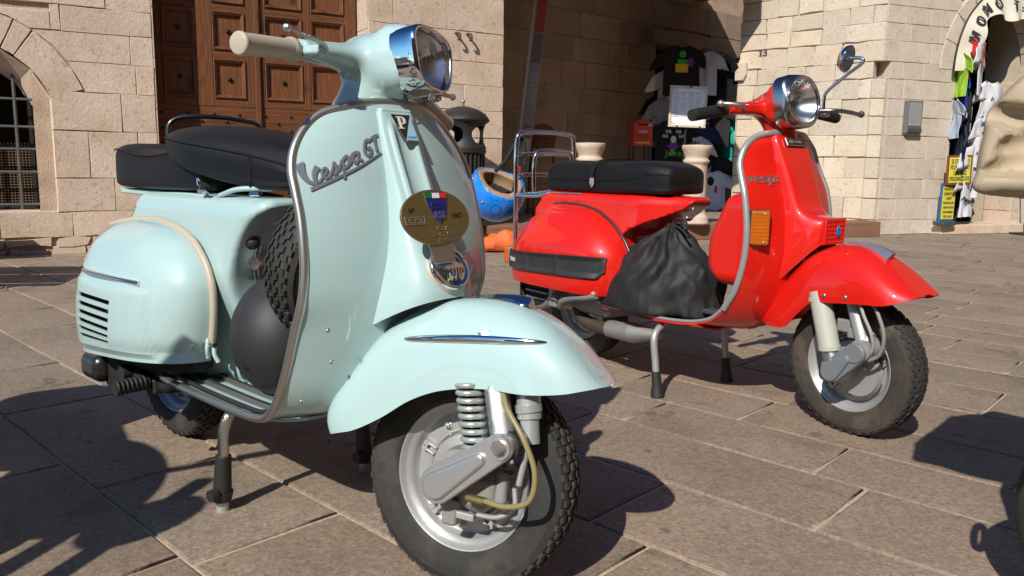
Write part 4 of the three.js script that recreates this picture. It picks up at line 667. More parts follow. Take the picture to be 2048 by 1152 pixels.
  const zc = (x, y) => { const q = mix(-1, 1, (x - Rr(y)) / (F(y) - Rr(y))); return 0.150 + bul(y) * Math.pow(Math.max(0, 1 - Math.abs(q) ** (q < 0 ? 5 : 2.6)), 1 / 2.3); };
  add('cowl_strip', tube([[-.595, .523, zc(-.595, .523) + .002], [-.50, .521, zc(-.50, .521) + .003], [-.35, .520, zc(-.35, .520) + .003], [-.20, .519, zc(-.20, .519) + .002]], 0.0062, 40, 10), chrome);
  // cream beading between cowl and frame, with its latch
  const bead = []; for (let k = 0; k <= 24; k++) { const y = mix(0.36, 0.648, k / 24); bead.push([F(y) + 0.006, y, 0.157]); } for (let k = 1; k <= 8; k++) bead.push([mix(F(0.648), -0.62, k / 8), 0.652 - 0.03 * (k / 8) ** 2, 0.157]);
  add('cowl_beading', tube(bead, 0.0085, 120, 10), cream);
  { const l = part('cowl_latch', g); mesh('hook', [tube([[-0.085, 0.395, 0.166], [-0.08, 0.372, 0.172], [-0.085, 0.350, 0.168]], 0.005, 14, 8), tube([[-0.066, 0.385, 0.160], [-0.062, 0.362, 0.164], [-0.056, 0.343, 0.158]], 0.0055, 14, 8)], MINT, l); mesh('pin', rod([-0.115, 0.382, 0.168], [-0.055, 0.384, 0.165], 0.006), chrome, l); mesh('wing_nut', [ball(0.010, -0.112, 0.385, 0.172, 0.5, 1.4, 0.6), ball(0.008, -0.108, 0.366, 0.176, 0.6, 1.0, 0.6)], MINT, l); }
  // chassis rail below the cowl, rear mudguard tail
  add('chassis_rail', tube([[-0.12, 0.335, 0.165], [-0.2, 0.315, 0.185], [-0.45, 0.290, 0.19], [-0.62, 0.275, 0.17], [-0.70, 0.27, 0.10]], 0.024, 40, 10), blackMatt);
  add('engine', [box(0.36, 0.17, 0.2, 0.03, -0.46, 0.30, 0.09), latheZ([[0, 0.10], [0.07, 0.10], [0.085, 0.06], [0.085, -0.02]], 30).translate(-0.58, 0.25, 0.1), rod([-0.25, 0.24, 0.05], [-0.55, 0.22, 0.08], 0.04, 0.05)], blackMatt);
  // saddle, rear seat, rail
  const saddle = part('saddle', g);
  const sr = [[-.405, .055, .868, .842], [-.398, .080, .873, .832], [-.375, .108, .879, .815], [-.31, .135, .884, .792], [-.22, .143, .883, .772], [-.12, .126, .876, .752], [-.03, .106, .865, .740], [.05, .089, .848, .735], [.11, .072, .826, .737], [.138, .05, .80, .75]];
  mesh('cushion', seatGeo(sr, 70, 65, 2.5, 0.05), leather, saddle);
  { const q = resample(sr, 60), pts = []; for (let k = 3; k < 57; k++) pts.push([q[k][0], mix(q[k][3], q[k][2], 0.62), q[k][1] * 1.003]); mesh('seam', tube(pts, 0.0024, 60, 6), leather, saddle); const s = resample(sr, 60)[44]; mesh('seam', tube([[s[0], s[3] + 0.006, s[1]], [s[0], (s[3] + s[2]) / 2, s[1] * 1.0], [s[0], mix(s[3], s[2], 0.62), s[1] * 1.003]], 0.0026, 14, 6), leather, saddle); }
  mesh('seat_pan', grid(30, 12, (i, j) => { const q = resample(sr, 30)[i], t = mix(-1, 1, j / 11); return [q[0] * 0.96, q[3] + 0.012 - 0.012 * (1 - t * t), q[1] * 0.9 * t]; }), blackMatt, saddle);
  mesh('saddle_spring', [spring([-0.30, 0.73, 0.07], [-0.33, 0.79, 0.075], 0.018, 0.0035, 5, 80), spring([-0.30, 0.73, -0.07], [-0.33, 0.79, -0.075], 0.018, 0.0035, 5, 80)], chrome, saddle); mesh('nose_pivot', [box(0.07, 0.02, 0.05, 0.005, 0.07, 0.735, 0), rod([0.09, 0.725, -0.03], [0.09, 0.725, 0.03], 0.008)], blackGloss, saddle);
  const pill = part('rear_seat', g), pr = [[-.672, .108, .824, .735], [-.662, .122, .836, .724], [-.62, .132, .841, .721], [-.52, .134, .826, .720], [-.42, .134, .822, .721], [-.34, .132, .828, .722], [-.22, .118, .832, .724], [-.17, .10, .825, .728]];
  mesh('cushion', seatGeo(pr, 60, 57, 5, 0.05), leather, pill);
  { const q = resample(pr, 60), pts = []; for (let k = 3; k < 57; k++) pts.push([q[k][0], mix(q[k][3], q[k][2], 0.86), q[k][1] * 1.0]); mesh('seam', tube(pts, 0.0022, 60, 6), leather, pill); }
  const br = part('seat_bracket', g); mesh('plate', [box(0.50, 0.016, 0.23, 0.005, -0.41, 0.712, 0)], MINT, br); mesh('support', box(0.20, 0.02, 0.14, 0.004, -0.50, 0.70, 0), MINT, br); mesh('stay', [tube([[-.10, .72, .115], [-0.02, .737, .11], [.03, .738, .06]], .006, 16, 8)], MINT, br);
  mesh('hinge', [rod([0.02, 0.728, 0.105], [0.05, 0.729, 0.10], 0.006)], chrome, br); mesh('latch_hook', [rod([-0.16, 0.722, 0.132], [-0.16, 0.75, 0.132], 0.003), tube([[-0.16, 0.75, 0.132], [-0.166, 0.757, 0.135], [-0.158, 0.742, 0.138]], 0.0028, 12, 6), rod([-0.17, 0.728, 0.13], [-0.13, 0.728, 0.13], 0.005)], chrome, br);
  add('grab_rail', tube([[-.435, .84, .075], [-.44, .888, .07], [-.432, .905, .05], [-.41, .911, 0], [-.40, .907, -.10], [-.395, .893, -.16], [-.39, .86, -.175]], .0062, 50, 10), blackGloss);
  // wheels
  steer(makeWheel(g, 'front_wheel', [.6, .216, -.022]), mintS);
  makeWheel(g, 'rear_wheel', [-.6, .216, -.01]);
  const sp = makeWheel(g, 'spare_wheel', [.245, .59, 0]); sp.rotation.set(0, PI / 2, 0); sp.rotateX(rad(18)); sp.scale.set(0.90, 0.90, 1);
  add('spare_bracket', [tube([[0.0, 0.62, 0.075], [-0.005, 0.57, 0.085], [0.0, 0.52, 0.085]], 0.006, 16, 8), rod([0.0, 0.575, 0.07], [0.03, 0.575, 0.11], 0.014)], chrome); add('lock_knob', ball(0.017, 0.01, 0.62, 0.1), blackRubber);
  // mudguard
  const fr = [[.322, .254, .060, .300, .285], [.334, .259, .078, .305, .315], [.36, .268, .088, .318, .345], [.396, .280, .094, .345, .385], [.462, .317, .098, .408, .468], [.524, .36, .100, .484, .523], [.585, .387, .101, .555, .548], [.665, .403, .101, .625, .556], [.752, .406, .100, .70, .549], [.815, .416, .092, .765, .521], [.844, .424, .076, .808, .488], [.862, .429, .052, .840, .458], [.869, .431, .026, .857, .440], [.871, .431, .006, .867, .434]];
  steer(add('front_mudguard', fenderGeo(fr, 80, 61), MINT), mintS);
  const fz = (x, y) => { let b = null; for (const r of resample(fr, 200)) { const t = clamp((y - r[1]) / (r[4] - r[1])), xx = mix(r[0], r[3], t), e = Math.abs(xx - x); if (!b || e < b[0]) b = [e, r[2] * Math.pow(Math.max(0, 1 - Math.pow(t, 2.7)), 1 / 2.7)]; } return b[1]; };
  { const pts = []; for (let k = 0; k <= 20; k++) { const x = mix(.492, .772, k / 20), y = mix(.468, .497, k / 20) + 0.004 * Math.sin(k / 20 * PI); pts.push([x, y, fz(x, y) + 0.002]); } const c = curve(pts), n = 60;
    steer(add('mudguard_strip', grid(n, 13, (i, j) => { const t = i / (n - 1), p = c.getPoint(t), r = 0.0078 * Math.pow(Math.sin(PI * clamp(t, 0.004, 0.996)), 0.32), a = 2 * PI * j / 12; return [p.x, p.y + r * Math.sin(a), p.z + r * 0.7 * Math.cos(a)]; }), chrome), mintS); }
  { const c = resample(fr, 120).map(r => [r[3], r[4]]), pick = t => { const k = clamp(t) * 119, i = Math.min(118, Math.floor(k)), f = k - i; return [mix(c[i][0], c[i + 1][0], f), mix(c[i][1], c[i + 1][1], f)]; };
    const crest = grid(50, 15, (i, j) => { const t = i / 49, k = mix(0.48, 0.745, t), q = pick(k), q2 = pick(k + 0.01), tx = q2[0] - q[0], ty = q2[1] - q[1], l = Math.hypot(tx, ty), w = 0.007 + 0.019 * Math.pow(t, 1.3) * (1 - 0.6 * smooth(0.86, 1, t)), h = (0.006 + 0.017 * Math.pow(t, 1.5)) * (1 - 0.85 * smooth(0.9, 1, t)), a = mix(-PI / 2, PI / 2, j / 14), s = Math.sin(a), ce = Math.cos(a); const step = 1 - 0.25 * smooth(0.25, 0.45, Math.abs(s)); return [q[0] - ty / l * (h * ce * step - 0.003), q[1] + tx / l * (h * ce * step - 0.003), w * s]; });
    steer(add('mudguard_crest', crest, chrome), mintS); }
  for (const [x, y, z] of [[.395, .43, .17], [.365, .375, .10], [.33, .345, .195], [.43, .50, .20]]) add('screw', ball(.0045, x + .012, y, z, .6, 1, 1), trimM);
  // front suspension on the visible side
  const fork = part('front_fork', g); steer(fork, mintS); const fa = (n, geo, m) => mesh(n, geo, m, fork);
  fa('fork_leg', [rod([.655, .50, .07], [.714, .318, .088], .0225)], alloy); fa('pivot', [new THREE.CylinderGeometry(.027, .027, .05, 28).rotateX(PI / 2).translate(.722, .313, .075)], blackRubber);
  fa('spring', spring([.634, .408, .086], [.667, .276, .090], .021, .0052, 10), zinc); fa('spring_core', rod([.634, .408, .086], [.667, .276, .09], .012), blackMatt); fa('spring_seat', rod([.663, .29, .09], [.668, .268, .09], .024), zinc);
  fa('damper', [rod([.738, .42, .062], [.749, .36, .066], .0215, .0215), rod([.747, .372, .066], [.757, .318, .07], .017), rod([.744, .385, .066], [.747, .372, .066], .0235)], zinc);
  fa('link_arm', linkArm([.602, .222], [.720, .312], .0335, .0245, .098, .112), std({ color: lin(0.62, 0.62, 0.61), metalness: 0.8, roughness: 0.3 }));
  fa('pivot_bolt', [new THREE.CylinderGeometry(.0145, .0145, .008, 8).rotateX(PI / 2).translate(.722, .313, .121)], chrome);
  fa('axle_boss', [rod([.6, .222, .02], [.6, .222, .10], .034), rod([.605, .20, .03], [.66, .19, .055], .03, .02)], cast);
  fa('brake_plate', [new THREE.CylinderGeometry(.062, .066, .03, 40).rotateX(PI / 2).translate(.61, .212, .028), box(.07, .05, .05, .012, .662, .215, .05), box(.03, .05, .03, .006, .61, .165, .06), rod([.70, .25, .05], [.705, .20, .06], .012)], cast);
  fa('brake_hose', tube([[.690, .425, .082], [.704, .405, .09], [.724, .38, .108], [.765, .335, .118], [.790, .28, .116], [.782, .232, .112], [.74, .212, .108], [.69, .210, .100], [.655, .206, .09]], .0050, 60, 10), hose); fa('hose_end', rod([.695, .209, .1], [.655, .206, .09], .0075), brass);
  fa('brake_lever', [tube([[.735, .235, .07], [.738, .20, .072], [.71, .178, .072], [.665, .17, .066]], .005, 24, 8), box(.05, .014, .012, .003, .635, .163, .066), rod([.74, .24, .065], [.75, .31, .065], .006)], silver);
  // headset with the headlamp
  const headF = p => {
    const z = Math.abs(p[2]), q = [p[0], p[1], z];
    let d = sd.un(sd.cap(q, [.365, 1.0, 0], [.30, .998, 0], .068, .052), sd.box(q, [.385, 1.0, 0], [.045, .062, .066], .035), .03);
    d = sd.un(d, sd.cap(q, [.30, .998, 0], [.225, 1.015, 0], .045, .022), .04);
    const ax = sd.cap([q[0] * 0.62, q[1], q[2]], [.295 * 0.62, 1.0, .02], [.286 * 0.62, .975, .205], .030, .0175); d = sd.un(d, ax, .06);
    d = sd.un(d, sd.cap(q, [.325, .968, 0], [.286, .88, 0], .060, .066), .035);
    d = Math.max(d, p[0] - (.428 + (1.0 - p[1]) * 0.18)); d = Math.max(d, z - 0.203); d = Math.max(d, -sd.ell(q, [.445, 1.0, 0], [.068, .058, .064]));
    return d;
  };
  const head = part('headset', g); steer(head, mintS); const ha = (n, geo, m) => mesh(n, geo, m, head);
  ha('shell', field(headF, [.17, .87, -.215], [.47, 1.09, .215], 0.0075), MINT);
  // trapezoid headlamp: chrome rim, fluted glass, reflector
  { const out = (s, k = 36) => { const o = []; for (let q = 0; q < k; q++) { const a = 2 * PI * q / k, c = Math.cos(a), n = Math.sin(a), e = 3.4, r = Math.pow(Math.abs(c) ** e + Math.abs(n) ** e, -1 / e); const y = 0.0585 * r * n, z = 0.066 * r * c * (1 + 0.14 * (y / 0.062)); o.push([z * s, y * s]); } return o; };
    const place = geo => geo.rotateY(PI / 2).applyMatrix4(new THREE.Matrix4().makeRotationZ(rad(10))).translate(.430, 1.0, 0);
    const ringSec = [[1.03, -0.035], [1.05, 0.0], [1.05, 0.014], [1.02, 0.021], [0.96, 0.022], [0.93, 0.018], [0.925, 0.008]];
    ha('headlamp_rim', place(grid(7, 49, (i, j) => { const p = out(ringSec[i][0], 48)[j % 48]; return [p[0], p[1], ringSec[i][1]]; })), chrome);
    ha('headlamp_glass', place(grid(24, 49, (i, j) => { const s = i / 23, p = out(0.93 * s, 48)[j % 48]; return [p[0], p[1], 0.010 + 0.012 * (1 - s * s) + 0.0018 * Math.sin(p[0] * 560)]; })), glassM);
    ha('reflector', place(grid(16, 49, (i, j) => { const s = i / 15, p = out(0.92 * s, 48)[j % 48]; return [p[0], p[1], -0.045 + 0.050 * s * s]; })), reflectorM); ha('bulb', [ball(0.008, .41, 1.003, 0)], glassM);
    ha('rim_screw', rod([.452, .937, 0], [.447, .925, 0], .005), chrome); }
  for (const s of [1, -1]) {
    ha('grip', [lathe([[0, 0], [.017, 0], [.0198, .004], [.0202, .008], [.0185, .011], [.0186, .118], [.0215, .122], [.0225, .128], [.0215, .134], [.015, .136]].map(q => [q[0], q[1]]), 32).rotateX(-PI / 2).translate(0, 0, .345).applyMatrix4(new THREE.Matrix4().makeTranslation(.285, .972, .205).multiply(new THREE.Matrix4().makeRotationX(rad(s > 0 ? 10 : 15))).multiply(new THREE.Matrix4().makeTranslation(0, 0, -.205)))].map(q => s < 0 ? mirrorZ(q) : q), cream);
    ha('lever_bracket', [box(.038, .018, .03, .006, .322, .972, s * .195), rod([.31, .968, s * .2], [.345, .972, s * .2], .007)], MINT);
    const lv = curve([[.318, .976, s * .160], [.342, .980, s * .195], [.350, .982, s * .23], [.338, .986, s * .262], [.330, .990, s * .278]]);
    ha('lever', [grid(30, 13, (i, j) => { const t = i / 29, p = lv.getPoint(t), a = 2 * PI * j / 12, w = 0.011 * (1 - 0.55 * smooth(0.45, 0.9, t)); return [p.x + w * Math.cos(a) * 0.9, p.y + w * 0.42 * Math.sin(a), p.z + 0.3 * w * Math.cos(a)]; }), ball(.0075, .330, .990, s * .279)], alloy);
  }
  ha('badge', text('76', 0.013, 0.002).rotateY(PI / 2).translate(.402, .926, .02), blackGloss);
  // stand, pedal, silencer
  const st = part('centre_stand', g);
  for (const s of [1, -1]) { const z = s > 0 ? .178 : -.198, x = s > 0 ? -.026 : .01; mesh('leg', tube([[.0, .258, s * .13], [.006, .24, s * .165], [.0, .20, s * .18], [x * .6, .13, z * 0.99], [x, .03, z], [x, .0, z]], .0125, 40, 14), alloy, st);
    mesh('boot', [rod([x * .62, .135, z * 0.99], [x * .95, .045, z], .0175, .021), rod([x * .95, .047, z], [x, .026, z], .025, .021), rod([x + .01, .048, z + .02], [x + .012, .048, z + .036], .014)], blackRubber, st); mesh('foot', rod([x, .028, z], [x, .0, z], .0145), zinc, st); }
  add('silencer', [box(.12, .078, .12, .028, -.655, .232, .175, 4), box(.34, .05, .12, .02, -.47, .23, .06)], blackGloss);
  add('footrest', [rod([-.335, .250, .205], [-.325, .248, .288], .0165), ...[0, 1, 2, 3, 4, 5, 6].map(k => new THREE.TorusGeometry(.0165, .0032, 8, 20).translate(-.334 + k * .0012, .25, .216 + k * .011)), rod([-.47, .262, .17], [-.335, .248, .21], .026, .019), rod([-.42, .262, .16], [-.42, .262, .235], .02), box(.17, .045, .03, .01, -.40, .238, .185)], blackRubber);
  add('rear_mudguard', shell(24, 13, (i, j) => { const a = mix(0.35 * PI, 1.02 * PI, i / 23), z = mix(-0.075, 0.075, j / 12); return [-.6 + .255 * Math.cos(a), .216 + .255 * Math.sin(a), z]; }, 0.004), MINT);
}
// ------------------------------------------------------------------ the red scooter
const redS = steerMatrix(-4);
const red = thing('red_scooter', 'bright red scooter with a long black seat and round headlamp parked behind the mint one', 'scooter');
{
  const g = red; g.rotation.y = rad(-54); g.position.set(RED_O[0], 0, RED_O[1]);
  const add = (n, geo, m, p = g) => mesh(n, geo, m, p);
  const greyTrim = std({ color: lin(0.42, 0.42, 0.41), roughness: 0.35, metalness: 0.5 }), blackPlastic = std({ color: lin(0.025, 0.025, 0.026), roughness: 0.5 });
  const rows = [[.327, .912, .03, .328, .913], [.325, .909, .07, .330, .910], [.32, .905, .102, .332, .906], [.309, .894, .134, .334, .896], [.306, .862, .176, .342, .868], [.309, .816, .2, .352, .82], [.322, .778, .208, .362, .78], [.341, .733, .214, .376, .735], [.352, .69, .215, .390, .69], [.360, .64, .216, .402, .64], [.363, .597, .216, .408, .597], [.358, .52, .215, .410, .52], [.331, .423, .215, .392, .42], [.29, .355, .214, .350, .335], [.239, .312, .212, .29, .283], [.177, .290, .208, .21, .268]];
  const floor = [[.177, .29, .208, .21, .268], [.10, .278, .204, .10, .258], [0, .271, .2, 0, .256], [-.12, .27, .2, -.12, .257], [-.25, .27, .198, -.25, .258], [-.30, .271, .192, -.30, .259], [-.325, .271, .17, -.325, .26]];
  const sh = sheet(rows, 90, 61); add('legshield', shell(90, 61, sh.f, 0.004), RED);
  const fl = sheet(floor, 30, 31, 0, 6); add('floorboard', shell(30, 31, fl.f, 0.006), RED); add('floor_mat', sheetTop(floor, 0.006), blackRubber);
  function sheetTop(rows, lift) { const s = sheet(rows, 24, 17, 0, 6); return shell(24, 17, (i, j) => { const p = s.f(i, j); return [p[0], p[1] + lift + 0.004, p[2] * 0.93]; }, 0.004, { flip: false }); }
  const upper = rows.slice(0, 14); add('edge_trim', tube([...edgePts(upper, 1).reverse(), ...edgePts(upper, -1)], 0.0105, 200, 12), greyTrim);
  const low = [...rows.slice(13), ...floor.slice(1, 6)]; for (const s of [1, -1]) add('floor_trim', tube(edgePts(low, s).map(p => [p[0], p[1] + 0.006, p[2] * 0.985]), 0.0062, 60, 8), greyTrim);
  for (const s of [1, -1]) add('floor_end', box(.07, .014, .05, .004, -.30, .285, s * .17), greyTrim);
  // column cover with flat face, nose and grille
  const col = [[.345, .899, .322, .899, .078], [.353, .880, .335, .88, .08], [.373, .835, .346, .835, .079], [.398, .775, .363, .775, .076], [.420, .715, .380, .71, .075], [.440, .676, .392, .665, .077], [.470, .657, .402, .615, .082], [.500, .650, .408, .565, .086], [.512, .642, .408, .53, .088], [.514, .610, .400, .48, .090], [.512, .582, .382, .438, .088]];
  const cr = resample(col, 70);
  const colF = (i, j, nv) => { const [xf, yf, xb, yb, hb] = cr[i], k = i / 69, th = mix(-PI / 2, PI / 2, j / (nv - 1)), n = mix(7, 4.5, k), c = Math.pow(Math.max(0, Math.cos(th)), 2 / n), s = sgnpow(Math.sin(th), 2 / n), taper = mix(1, mix(0.92, 0.58, smooth(0.45, 0.85, k)), c); return [mix(xb, xf, c), mix(yb, yf, c), hb * s * taper]; };
  add('column_cover', shell(70, 57, (i, j) => colF(i, j, 57), 0.003), RED); add('column_top', box(.018, .014, .14, .005, .332, .899, 0), RED);
  { const b = part('maker_badge', g); const m = geo => geo.rotateX(rad(-27)).rotateY(PI / 2).translate(.361, .882, .0); mesh('plate', m(plate([[-.046, .0105], [.046, .0105], [.046, -.0105], [-.046, -.0105]], .003, .001)), blackGloss, b); mesh('frame', m(plate([[-.049, .013], [.049, .013], [.049, -.013], [-.049, -.013]], .002, .001).translate(0, 0, -.0005)), trimM, b); mesh('lettering', m(text('PIAGGIO', .0095, .001).scale(1.25, 1, 1).translate(0, 0, .0042)), trimM, b); }
  { // horn grille: bars over a dark box, with a blue hexagon badge
    const h = part('horn_grille', g), m = geo => geo.rotateX(rad(2)).rotateY(PI / 2).translate(.5165, .613, 0);
    mesh('backing', m(plate([[-.047, .034], [.047, .034], [.047, -.034], [-.047, -.034]], .002, 0)), blackMatt, h);
    for (let k = 0; k < 6; k++) mesh('bar', m(box(.1, .0032, .008, .001, 0, -.0325 + k * .013, .004)), RED, h); for (let k = 0; k < 8; k++) mesh('bar', m(box(.0036, .07, .009, .001, -.047 + k * .01343, 0, .004)), RED, h);
    const hex = []; for (let k = 0; k < 6; k++) hex.push([.0105 * Math.cos(k * PI / 3 + PI / 6), .0175 * Math.sin(k * PI / 3 + PI / 6)]); mesh('badge', m(plate(hex, .003, .001).translate(.012, 0, .008)), std({ color: lin(0.02, 0.16, 0.42), roughness: 0.3 }), h);
    mesh('rim', m(plate([[-.053, .04], [.053, .04], [.053, -.04], [-.053, -.04]], .006, .002, 2, [[[-.047, .034], [-.047, -.034], [.047, -.034], [.047, .034]]]).translate(0, 0, -.001)), RED, h);
  }
  { // lettering on the legshield and the amber indicator in its edge
    const L = part('lettering', g); const N = sh.r, at = (y, z) => { let b = 0; while (b < N.length - 2 && N[b + 1][4] > y) b++; const f = clamp((N[b][4] - y) / (N[b][4] - N[b + 1][4])); return mix(mix(N[b][3], N[b + 1][3], f), mix(N[b][0], N[b + 1][0], f), Math.abs(z / mix(N[b][2], N[b + 1][2], f)) ** 2.2); };
    const t = text('vespa', .027, .004, serif).scale(1.35, 1, 1), p = t.attributes.position; for (let i = 0; i < p.count; i++) { const s = p.getX(i), y = .762 + p.getY(i), z = .135 - s * .95; p.setXYZ(i, at(y, z) + .003 + p.getZ(i), y + s * 0.02, z); } t.computeVertexNormals(); mesh('letters', t, trimM, L);
    for (const s of [1]) { const q = part('indicator', g), m = geo => geo.rotateY(PI / 2 - s * 0.75).translate(.385, .620, s * .186); const mk = (x, y, z, r) => box(x, y, z, r, 0, 0, 0, 3);
      mesh('housing', m(mk(.062, .112, .022, .006)), blackPlastic, q); mesh('lens', m(mk(.056, .106, .018, .008).translate(0, 0, .013)), amber, q); mesh('bulb', m(ball(.013, 0, 0, .008)), std({ color: lin(0.8, 0.25, 0.05), roughness: 0.3 }), q); for (let k = 0; k < 9; k++) mesh('rib', m(box(.05, .003, .004, .001, 0, -.044 + k * .011, .021)), amber, q); for (const y of [.043, -.043]) mesh('screw', m(ball(.0035, .012, y, .022, 1, 1, .5)), trimM, q); }
  }
  add('glove_box', field(p => { const y = p[1]; return sd.box(p, [.262 + .032 * smooth(.54, .73, y) + .016 * smooth(.50, .42, y), .572, 0], [.090 - .032 * smooth(.54, .73, y) - .016 * smooth(.50, .42, y), .148, .185], .04); }, [.13, .40, -.21], [.40, .75, .21], .012), RED);
  // frame
  const bodyF = p => {
    let d = sd.box(p, [-.40, .50, 0], [.41, .193, mix(.152, .142, smooth(.4, .69, p[1])) - .085 * smooth(-.30, .0, p[0]) ** 1.5], .03) * .92;
    d = Math.max(d, (p[0] - mix(.005, -.26, smooth(.69, .53, p[1]))) * 0.85); d = Math.max(d, (-.745 - .16 * smooth(.69, .5, p[1]) - p[0]) * .8);
    d = sd.un(d, sd.box(p, [-.05, .275, 0], [.30, .035, .06], .03), .08); return Math.max(d, .262 - p[1]);
  };
  add('frame_body', field(bodyF, [-.90, .25, -.18], [.30, .72, .18], .0115), RED);
  // cowls
  const F = y => hermite([.29, .34, .40, .46, .51, .553, .60, .632, .642, .646], [-.235, -.212, -.202, -.208, -.235, -.275, -.345, -.43, -.50, -.55], y), Rr = y => hermite([.29, .36, .44, .50, .587, .637, .646], [-.845, -.865, -.862, -.825, -.755, -.665, -.61], y);
  const bul = y => .152 * (y < .47 ? 1 - .06 * smooth(.36, .29, y) : Math.pow(Math.max(0, 1 - ((y - .47) / .176) ** 1.6), .72));
  const zc = (x, y, z0 = .138) => { const q = clamp(mix(-1, 1, (x - Rr(y)) / (F(y) - Rr(y))), -1, 1); return z0 + bul(y) * Math.pow(Math.max(0, 1 - Math.abs(q) ** 3.6), 1 / 2.4); };
  const tilt = geo => { const p = geo.attributes.position; for (let i = 0; i < p.count; i++) { const x = p.getX(i), y = p.getY(i); p.setY(i, y + smooth(.42, .30, y) * (x < -.5 ? .03 * smooth(-.5, -.8, x) : .0)); } geo.computeVertexNormals(); return geo; };
  for (const s of [1, -1]) add(s > 0 ? 'engine_cowl' : 'side_cowl', cowlGeo({ ys: [.318, .646], front: F, rear: Rr, z0: .138, bulge: bul, n: 3.6, m: 2.4, sign: s, t: .004 }), RED);
  add('cowl_inside', cowlGeo({ ys: [.33, .60], front: y => F(y) - .03, rear: y => Rr(y) + .03, z0: .10, bulge: y => bul(y), nu: 16, nv: 20 }), blackMatt);
  { const pts = []; for (let k = 0; k <= 24; k++) { const y = mix(.37, .642, k / 24); pts.push([F(y) + .005, y, .146]); } pts.push([-.58, .646, .146], [-.66, .64, .144]); add('cowl_beading', tube(pts, .0062, 100, 8), std({ color: lin(0.05, 0.05, 0.05), roughness: 0.3, metalness: 0.4 })); }
  { // black rubbing panel in three bevelled fields
    const b = part('cowl_panel', g), ny = 12; const top = x => mix(.446, .466, smooth(-.83, -.22, x)), bot = x => mix(.374, .386, smooth(-.83, -.25, x));
    const field3 = (xa, xb, cut) => shell(24, ny, (i, j) => { const x = mix(xa, xb, i / 23), cy = cut ? smooth(xb - .028, xb, x) * .026 : 0, y = mix(bot(x) + cy, top(x), j / (ny - 1)), e = Math.min(i, 23 - i) / 23, f = Math.min(j, ny - 1 - j) / (ny - 1), dip = .009 * smooth(.02, .09, e) * smooth(.06, .2, f); return [x, y, zc(x, y) + .0135 - dip]; }, .006);
    mesh('field', field3(-.825, -.655), blackPlastic, b); mesh('field', field3(-.653, -.455), blackPlastic, b); mesh('field', field3(-.453, -.235, true), blackPlastic, b);
    const t = text('P200E', .016, .0015).scale(1.3, 1, 1); t.translate(-.775, .408, 0); const p = t.attributes.position; for (let i = 0; i < p.count; i++) p.setZ(i, zc(p.getX(i), p.getY(i)) + .0065 + p.getZ(i)); mesh('lettering', t, std({ color: lin(0.5, 0.5, 0.5), roughness: 0.4 }), b);
  }
  add('rear_indicator', [box(.055, .072, .05, .012, -.862, .412, .215, 3)], amber); add('indicator_frame', box(.012, .078, .055, .003, -.83, .412, .222), greyTrim);
  add('tail_lamp', box(.05, .09, .12, .02, -.86, .50, 0, 3), std({ color: lin(0.4, 0.01, 0.01), roughness: 0.2 })); add('mud_flap', box(.01, .10, .10, .003, -.80, .285, .16), blackRubber);
  // seat with grab strap
  const seat = part('seat', g), sr = [[-.742, .115, .785, .70], [-.735, .125, .802, .692], [-.70, .133, .815, .690], [-.60, .135, .815, .69], [-.45, .135, .813, .69], [-.30, .134, .818, .692], [-.24, .128, .820, .694], [-.14, .114, .812, .697], [-.088, .096, .797, .70], [-.064, .08, .778, .706]];
  mesh('cushion', seatGeo(sr, 80, 65, 4.6, .035), leather, seat);
  { const q = resample(sr, 80), p = []; for (let k = 3; k < 77; k++) p.push([q[k][0], mix(q[k][3], q[k][2], mix(.42, .72, smooth(50, 78, k))), q[k][1] * 1.004]); mesh('seam', tube(p, .0026, 80, 6), leather, seat); }
  { const st = []; for (let k = 0; k <= 20; k++) { const a = mix(-1.1, 1.1, k / 20); st.push([-.445 + .02 * Math.cos(a * 1.4), .715 + .106 * Math.pow(Math.max(0, Math.cos(a * PI / 2.2)), .35), .140 * sgnpow(Math.sin(a * PI / 2.2), .5)]); }
    mesh('grab_strap', grid(41, 5, (i, j) => { const c = curve(st).getPoint(i / 40), o = [[-.011, 0], [-.011, .004], [.011, .004], [.011, 0], [-.011, 0]][j], n = Math.hypot(c.y - .74, c.z); return [c.x + o[0], c.y + (c.y - .74) / n * (o[1] + .002), c.z + c.z / n * (o[1] + .002)]; }), leather, seat); mesh('strap_clip', [plate([[-.012, .03], [.012, .03], [.014, .008], [0, -.01], [-.014, .008]], .003, .001).translate(-.435, .722, .142), ball(.004, -.435, .725, .147, 1, 1, .6)], chrome, seat); }
  add('seat_rim', tube([[-.745, .694, .10], [-.72, .687, .128], [-.5, .687, .136]], .004, 20, 6), chrome);
  // wheels, mudguard, suspension
  steer(makeWheel(g, 'front_wheel', [.61, .213, -.02], { tyre: dustyTyre, fins: true }), redS); makeWheel(g, 'rear_wheel', [-.61, .213, -.01], { tyre: dustyTyre });
  const fr = [[.338, .296, .05, .292, .296], [.345, .300, .078, .300, .315], [.37, .304, .095, .322, .358], [.41, .307, .104, .352, .405], [.445, .318, .108, .385, .45], [.49, .365, .110, .425, .497], [.537, .405, .112, .485, .548], [.618, .418, .114, .57, .580], [.70, .427, .114, .65, .575], [.770, .433, .108, .72, .542], [.805, .446, .090, .775, .503], [.830, .458, .06, .81, .477], [.838, .462, .02, .828, .463]];
  steer(add('front_mudguard', fenderGeo(fr, 80, 61, .004, 2.5), RED), redS);
  for (const [x, y] of [[.585, .436], [.655, .441]]) steer(add('rivet', ball(.0065, x, y, .116, 1, 1, .5), trimM), redS);
